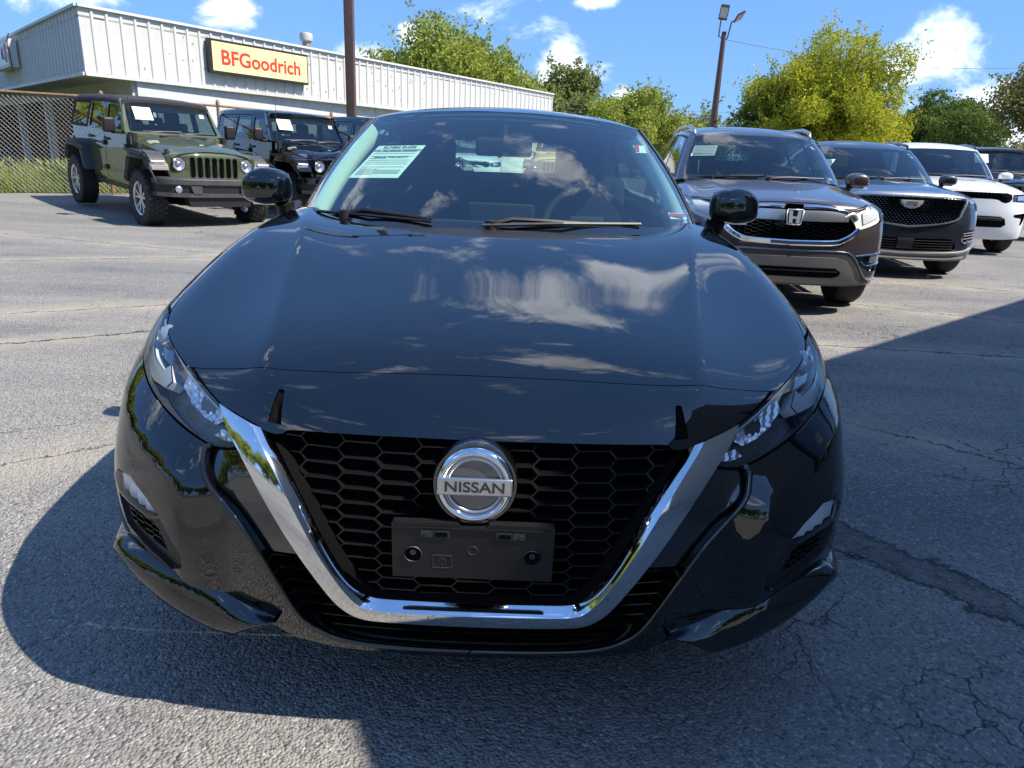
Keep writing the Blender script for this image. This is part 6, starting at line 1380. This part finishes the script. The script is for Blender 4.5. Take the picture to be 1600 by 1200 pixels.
    for sx in (-1, 1):
        for nm, lo, up, wn in doors:
            d = MB(); d.prism(lo, sx*.735, sx*.768, 'x'); o = d.build(nm, paint, root)
            fx = lambda q, sx=sx: np.column_stack([sx*(.762-np.clip(q[:, 1]-1.30, 0, 1)*.20), q[:, 0], q[:, 1]])
            tt = flat_patch(up, [('pane', sub(wn, .06))], .08, fx, flip=sx < 0)
            n_ = np.array([sx*1., 0, .2]); 
            fr_ = mesh('window_frame', tt['body'][0], tt['body'][2], paint if not soft else paint, o); mesh('window', tt['pane'][0]-np.array([sx*.012, 0, 0]), tt['pane'][2], tint, o)
            q = fx(sub(wn, .06)); V, F = ribbon(q, np.array([sx*.001, 0, 0]), np.array([-sx*.03, 0, 0]), True); MB().add(V, F).build('window_seal', M_plastic, o)
            q = fx(sub(up, .1)); V, F = ribbon(q, np.zeros(3), np.array([-sx*.03, 0, 0]), True); MB().add(V, F).build('frame_edge', paint, o)
            yh = 2.44 if nm == 'door' else 3.20; h = MB(); h.box((sx*.785, yh, 1.17), (.03, .17, .035), bev=.01); h.lathe([(.001, sx*.790), (.028, sx*.785), (.03, sx*.765)], (0, yh+.10, 1.17), 'x', 14); h.build('door_handle', M_plastic, o)
            for zh in (.72, 1.10):
                yy = 1.585 if nm == 'door' else 2.57; h = MB(); h.box((sx*.782, yy, zh), (.035, .10, .075), bev=.01); h.build('hinge', M_plastic if paint is not None else paint, o)
        # mirror
        m_ = MB(); m_.box((sx*.955, 1.74, 1.40), (.17, .10, .22), bev=.035); o = m_.build('door_mirror', M_plastic, root, auto=50); m_ = MB(); m_.box((sx*.83, 1.76, 1.30), (.18, .06, .05), bev=.015); m_.build('mirror_arm', M_plastic, o)
        m_ = MB(); m_.box((sx*.955, 1.793, 1.40), (.14, .006, .18)); m_.build('mirror_glass', M_chrome, o)
        # front flare with lamp
        o_ = [(.28, .86), (.34, 1.00), (.50, 1.085), (.60, 1.10), (1.12, 1.09), (1.22, 1.03), (1.44, .60), (1.36, .60), (1.16, .96), (1.08, 1.015), (.60, 1.02), (.50, 1.00), (.40, .92), (.38, .86)]
        fl = MB(); fl.prism(o_, sx*.66, sx*.925, 'x'); fo = fl.build('fender_flare', fm, root, auto=40)
        bmx = bmesh.new(); bmx.from_mesh(fo.data); bmesh.ops.bevel(bmx, geom=[e for e in bmx.edges if len(e.link_faces) == 2 and all(abs(v.co.x) > .9 for v in e.verts)], offset=.03, segments=3, affect='EDGES'); bmx.to_mesh(fo.data); bmx.free(); shade_auto(fo, 50)
        l = MB(); l.box((sx*.81, .325, .955), (.20, .05, .075), Matrix.Rotation(R(18), 3, 'X'), bev=.012); lo_ = l.build('turn_signal', M_reflector, root); l = MB(); l.box((sx*.885, .345, .957), (.06, .055, .078), Matrix.Rotation(R(18), 3, 'X'), bev=.01); l.build('amber_lens', M_amber, lo_)
        l = MB(); l.box((sx*.80, .36, .89), (.25, .12, .06), bev=.015); l.build('flare_end', fm, root, auto=50)
        r_ = [(3.22, .62), (3.36, .98), (3.46, 1.06), (3.58, 1.09), (4.08, 1.09), (4.22, 1.02), (4.33, .80), (4.33, .70), (4.24, .72), (4.14, .93), (4.04, 1.0), (3.60, 1.0), (3.50, .97), (3.44, .90), (3.32, .62)]
        fl = MB(); fl.prism(r_, sx*.735, sx*.925, 'x'); fo = fl.build('fender_flare', fm, root, auto=40)
        bmx = bmesh.new(); bmx.from_mesh(fo.data); bmesh.ops.bevel(bmx, geom=[e for e in bmx.edges if len(e.link_faces) == 2 and all(abs(v.co.x) > .9 for v in e.verts)], offset=.03, segments=3, affect='EDGES'); bmx.to_mesh(fo.data); bmx.free(); shade_auto(fo, 50)
        q = MB(); q.box((sx*.60, .85, .80), (.10, 1.0, .46)); q.box((sx*.55, 3.81, .80), (.10, .95, .46)); q.build('wheel_liner', M_dark, root)
        l = MB(); l.box((sx*.70, 4.335, 1.02), (.11, .07, .20), bev=.015); l.build('tail_lamp', M_redl, root)
        l = MB(); l.box((sx*.70, 2.35, .47), (.10, 1.75, .08), bev=.02); l.build('rocker_rail', M_plastic, root)
    # windscreen frame
    fw = lambda q: np.column_stack([q[:, 0]*(1-.11*q[:, 1]), 1.545+.40*q[:, 1]+.06*(q[:, 0]/.74)**2, 1.285+.515*q[:, 1]])
    wo = [(-.765, 0), (.765, 0), (.765, 1), (-.765, 1)]; wi = [(-.70, .12), (-.67, .085), (.67, .085), (.70, .12), (.705, .90), (.68, .935), (-.68, .935), (-.705, .90)]
    t = flat_patch(wo, [('pane', sub(wi, .06))], .07, fw); o = surf('windscreen_frame', t['body'], paint, root); mesh('windscreen', t['pane'][0]+np.array([0, .01, -.006]), t['pane'][2], M_ws2, o)
    q = fw(sub(wi, .06)); V, F = ribbon(q, np.array([0, -.004, .003]), np.array([0, .03, -.02]), True); MB().add(V, F).build('windscreen_seal', M_plastic, o)
    q = fw(sub(wo, .06)); V, F = ribbon(q, np.zeros(3), np.array([0, .07, -.03]), True); MB().add(V, F).build('frame_edge', paint, o)
    for a, b in (((-.45, 1.50, 1.325), (.05, 1.53, 1.36)), ((.10, 1.50, 1.325), (.58, 1.55, 1.35))):
        w_ = MB(); w_.tube([a, ((a[0]+b[0])/2, a[1]+.0, a[2]+.03), b], .010, 6); w_.tube([(a[0]-.1, a[1]+.01, a[2]+.015), (b[0], b[1], b[2]+.006)], .007, 5); w_.build('wiper', M_plastic, root, auto=50)
    # roof
    rs = [(1.90, 1.795, .655), (2.05, 1.825, .665), (2.6, 1.85, .675), (3.3, 1.85, .675), (4.0, 1.835, .67), (4.28, 1.80, .66), (4.36, 1.72, .665)]
    V = []; pr = [(-1, -.11), (-.985, -.06), (-.93, -.018), (-.75, 0), (-.3, .012), (0, .014), (.3, .012), (.75, 0), (.93, -.018), (.985, -.06), (1, -.11)]
    for y, z, w in rs:
        for u, dz in pr: V.append((u*w*1.04, y, z+dz))
    K = len(pr); F = [(r_*K+i, r_*K+i+1, (r_+1)*K+i+1, (r_+1)*K+i) for r_ in range(len(rs)-1) for i in range(K-1)]+[tuple(range(K))]
    MB().add(V, F).build('roof', roofm, root, auto=50); V2 = [(x*.97, y, z-.04) for x, y, z in V]; MB().add(V2, F).build('headliner', M_inter, root)
    # rear quarters
    for sx in (-1, 1):
        fx = lambda q, sx=sx: np.column_stack([sx*(.762-np.clip(q[:, 1]-1.30, 0, 1)*.20), q[:, 0], q[:, 1]])
        up = [(3.41, 1.30), (3.35, 1.745), (4.26, 1.745), (4.31, 1.30)]; wn = [(3.49, 1.35), (3.45, 1.69), (4.17, 1.69), (4.21, 1.35)]
        tt = flat_patch(up, [('pane', sub(wn, .06))], .08, fx, flip=sx < 0); o = mesh('quarter_panel', tt['body'][0], tt['body'][2], roofm, root); mesh('quarter_window', tt['pane'][0]-np.array([sx*.006, 0, 0]), tt['pane'][2], tint, o)
    tt = flat_patch([(-.70, 1.28), (.70, 1.28), (.66, 1.72), (-.66, 1.72)], [('pane', sub([(-.58, 1.34), (.58, 1.34), (.56, 1.66), (-.56, 1.66)], .08))], .1, lambda q: np.column_stack([q[:, 0], 4.325+.02*(q[:, 1]-1.3)*0, q[:, 1]])); o = mesh('tailgate_top', tt['body'][0], tt['body'][2], roofm, root); mesh('rear_window', tt['pane'][0], tt['pane'][2], tint, o)
    # bumper
    pl = [(-.88, .42), (-.86, .26), (-.70, .11), (-.48, .04), (.48, .04), (.70, .11), (.86, .26), (.88, .42), (.60, .34), (-.60, .34)]
    b = MB(); b.prism(pl, .66, .765, 'z'); bo = b.build('bumper', fm, root)
    bmx = bmesh.new(); bmx.from_mesh(bo.data); bmesh.ops.bevel(bmx, geom=[e for e in bmx.edges if len(e.link_faces) == 2 and e.calc_face_angle(0) > .6], offset=.02, segments=3, affect='EDGES'); bmx.to_mesh(bo.data); bmx.free(); shade_auto(bo, 50)
    b = MB(); b.prism([(x*.985, y+.03) for x, y in pl], .54, .66, 'z'); b.build('bumper_face', M_plastic, root)
    b = MB(); b.prism([(x*1.0, y+.0) for x, y in pl], .50, .555, 'z'); b.build('bumper_lower', fm, root)
    for sx in (-1, 1):
        b = MB(); b.prism([(sx*.30, .66), (sx*.46, .66), (sx*.42, .55), (sx*.30, .55)], .03, .2, 'y'); b.build('bumper_pad', fm, root)
        l = MB(); l.lathe([(.001, -.02), (.035, -.015), (.048, -.004), (.055, .0), (.055, .05)], (sx*.60, .105, .610), 'y', 20); l.build('fog_lamp', M_reflector, root, auto=50)
    b = MB(); b.prism([(-.50, .52), (.50, .52), (.46, .36), (-.46, .36)], .08, .25, 'y'); b.build('skid_panel', M_plastic, root)
    b = MB(); b.box((0, 2.4, .42), (.9, 3.9, .12)); b.box((0, .55, .55), (1.0, .4, .4)); b.tube([(-.75, .80, .40), (.75, .80, .40)], .05, 8); b.tube([(-.75, 3.81, .40), (.75, 3.81, .40)], .05, 8); b.box((0, 4.35, .60), (1.5, .14, .14), bev=.02); b.build('chassis', M_under, root)
    a = MB(); a.tube([(-.735, 1.42, 1.20), (-.740, 1.43, 1.30), (-.742, 1.47, 2.02)], [.012, .006, .004], 6); a.build('antenna', M_plastic2, root)
    for y in (.80, 3.81):
        for sx in (-1, 1): wheel(root, sx*.80, y, .405, .26, sx, M_tyre, M_alloy, M_iron, 5, lugs=30, dbl=.11, rim=.60)
    n_ = wheel(root, 0, 4.52, .40, .25, -1, M_tyre, M_alloy, M_iron, 5, name='spare_wheel'); n_.location = (0, 4.50, 1.02); n_.rotation_euler = (0, 0, R(90))
    interior(root, w=.60, y_dash=1.95, z_dash=1.22, y_seat=2.6, z_seat=1.45, y_back=3.4, zfloor=.75, yb0=1.62, zroof=1.80)
    if page_:
        n = Vector((0, -.79, .61)); page(root, (-.42, 1.80, 1.60), (1, 0, 0), (0, .40, .515), .27, .23, True, False)
        page(root, (.52, 1.83, 1.62), (1, 0, 0), (0, .40, .515), .07, .07, False, False, 'sticker')
    return root
P_olive = mat('olive green paint', (.066, .080, .037), .5, .08, .1, 1, .03); P_jet = mat('jet black paint', (.003, .0035, .005), .5, 0, 0, 1, .02)
build_offroader('olive green four-door off-roader with black soft top parked by the chain-link fence', (-4.345, 9.80, -.06), R(46.0), (R(2.47), R(-.84)), P_olive, True, flare_m=mat('sun-bleached grey plastic', (.055, .057, .060), .5, var=.2, vscale=12))
build_offroader('black four-door off-roader with hard top, right behind the green one', (-2.77, 11.64, -.06), R(42.2), (R(1.6), R(-1.1)), P_jet, False, flare_m=P_jet, decal=True)
build_offroader('black off-roader whose roof corner shows beyond the brown pole', (-1.35, 13.6, .0), R(40), (R(1.0), 0), P_jet, False)
build_offroader('dark off-roader cut by the right edge of the photo, beyond the white SUV', (10.3, 13.4, 0), R(-14), (0, 0), mat('navy paint', (.010, .014, .026), .3, coat=1, coat_r=.02), False, flare_m=P_jet)
# ---------------------------------------------------------------- cars seen through the sedan's windows
bk = copy_tree(white_suv); bk.matrix_world = Matrix.Translation((-1.25, 19.5, .05)) @ Matrix.Rotation(R(4), 4, 'Z'); bk['label'] = 'white SUV seen through the sedan\'s rear window, left of the yellow off-roader'
build_offroader('yellow off-roader seen through the sedan\'s windows, behind its rear-view mirror', (1.15, 19.0, .05), R(-6), (0, 0), mat('yellow paint', (.80, .48, .03), .35, coat=1), False, page_=False)
